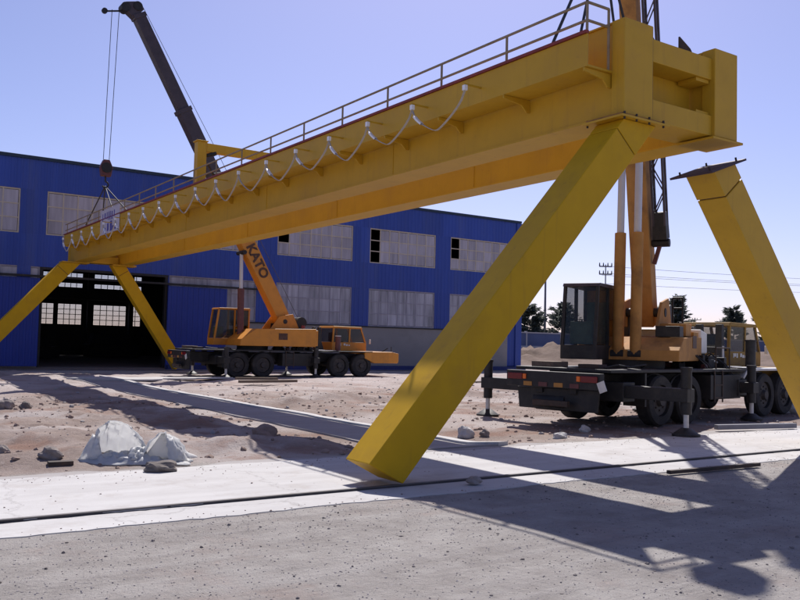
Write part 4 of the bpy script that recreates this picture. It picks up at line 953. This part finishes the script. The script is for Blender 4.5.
# ------------------------------------------------------------------ far background on the right
def pine(x, y, h, rad, label, seed, dens=3800):
    r = np.random.default_rng(seed); z0 = gz(x, y)-.1
    root = empty('pine_tree', (x, y, z0), label=label, cat='tree', group='pines beyond the yard')
    mb = MB().cyl((0,0,0), (0,0,h*.92), .045*h/2, .01, 8)
    tips = []
    for i in range(60):
        t = r.uniform(.06, .98); a = r.random()*6.28; ln = rad*(1-t)**.5*r.uniform(.35, 1.2)+.15
        p = Vector((0,0,h*t)); q = p+Vector((math.cos(a)*ln, math.sin(a)*ln, ln*r.uniform(.25, .65))); mb.cyl(p, q, .03, .008, 5); tips.append((p, q))
    mb.build('trunk', 'bark', root)
    vs = []; fs = []
    for i in range(dens):
        p, q = tips[r.integers(len(tips))]; t = r.uniform(.25, 1.08); c = p.lerp(q, t)+Vector(r.normal(0, .055*rad, 3))
        dv = (q-p).normalized()+Vector(r.normal(0, .5, 3)); dv.normalize(); sv = dv.orthogonal().normalized()
        ln = r.uniform(.2, .5)*h/5; wv = ln*.3; k = len(vs)
        vs += [c-sv*wv, c+dv*ln, c+sv*wv, c-dv*ln*.5]; fs.append((k, k+1, k+2, k+3))
    f = MB(); f.v = vs; f.f = fs; f.build('crown', 'leaf', root)
for (x, y, h, rad, lb, sd_) in ((80.0, 86, 5.0, 2.3, 'small dark pine just right of the blue hall corner', 1), (87.5, 87, 5.4, 2.6, 'bushy pine behind the crane operator cab', 2), (112.5, 87, 7.2, 3.0, 'round topped pine right of the upright boom', 3),
        (139, 86, 9.2, 3.6, 'tall pine showing behind the loose yellow leg', 4), (129, 88, 6.6, 2.6, 'lower pine left of the tall one behind the loose leg', 5), (77, 88, 4.4, 2.0, 'low pine hugging the corner of the blue hall', 6)):
    pine(x, y, h*1.15, rad*1.1, lb, sd_)
fw = empty('boundary_wall', (110, 80, 1.4), label='long low blue grey boundary wall in the distance beyond the yard', cat='wall')
for i in range(16):
    x = 68+i*6.0; MB().box(x, x+5.8, 80, 80.25, 1.2, 3.35).build('wall_panel', 'farwall', fw, off=(110, 80, 1.4)); MB().box(x-.2, x, 79.95, 80.3, 1.2, 3.6).build('wall_post', 'farcap', fw, off=(110, 80, 1.4))
MB().box(68, 164, 79.92, 80.33, 3.36, 3.5).build('coping', 'farcap', fw, off=(110, 80, 1.4))
MB().box(68, 164, 79.9, 80.3, 1.2, 1.75).build('wall_base', 'farcap', fw, off=(110, 80, 1.4))
def shed(x, y, wx, wy, h, label, mt):
    r_ = empty('distant_shed', (x, y, 1.4), label=label, cat='shed'); o3 = (x, y, 1.4)
    MB().box(x, x+wx, y, y+wy, 1.3, 1.3+h).build('wall', mt, r_, off=o3); MB().prism([(y-.3, 1.3+h), (y+wy/2, 1.3+h*1.35), (y+wy+.3, 1.3+h)], 0, x-.3, x+wx+.3).build('roof', 'farcap', r_, off=o3)
    for i in range(4): MB().box(x+wx*(.12+.22*i), x+wx*(.22+.22*i), y-.03, y+.02, 1.3+h*.4, 1.3+h*.75).build('window', 'dark_int', r_, off=o3)
shed(140, 118, 26, 10, 3.6, 'long dark shed in the distance right of the upright boom', 'farwall')
def util_pole(x, y, h, label, arms, r=.1):
    z0 = gz(x, y)-.2; ro = empty('utility_pole', (x, y, z0), label=label, cat='pole', group='poles beyond the yard')
    MB().cyl((0,0,0), (0,0,h), r*1.3, r*.8, 10).build('mast', 'pole', ro, 0, 40)
    for z, wv in arms:
        MB().beam((-wv*.8, wv*.5, z), (wv*.8, -wv*.5, z), .12, .12).build('cross_arm', 'pole', ro)
        for q in (-.95, -.35, .35, .95): MB().cyl((wv*.8*q, -wv*.5*q, z+.06), (wv*.8*q, -wv*.5*q, z+.38), .07, .04, 8).build('insulator', 'black', ro)
    return ro
util_pole(83.3, 86.5, 12.4, 'tall plain grey lamp post right of the blue hall corner', [], .15)
util_pole(66.2, 60, 8.7, 'power pole with cross arms behind the operator cab', [(8.5, .7), (7.7, .7)], .07)
util_pole(140, 104, 6.6, 'short power pole between the boom and the crane cab', [(6.2, 1.3)], .12)
for i, (z, dy, lb) in enumerate(((10.1, .0, 'topmost'), (9.3, -.5, 'second highest'), (9.2, .5, 'third highest'), (8.3, 0, 'lowest'))):
    pts = []
    for k in range(25):
        u = k/24; x = 66.2+u*110; pts.append((x, 60+dy+u*6, z-1.6*4*u*(1-u)*.35+u*5.0))
    c = Vector(pts[12]); mb = MB().tube(pts, .022, 4); o = mb.build('power_line', 'rope', None, 0, off=c); o.location = c
    tag(o, lb+' of the thin wires crossing the sky right of the boom', 'wire', 'overhead wires')
    pts = [(66.2-u*80/12, 60+dy+u*.9, z-1.2*4*(u/12)*(1-u/12)*.5) for u in range(13)]

sc.render.engine = 'CYCLES'
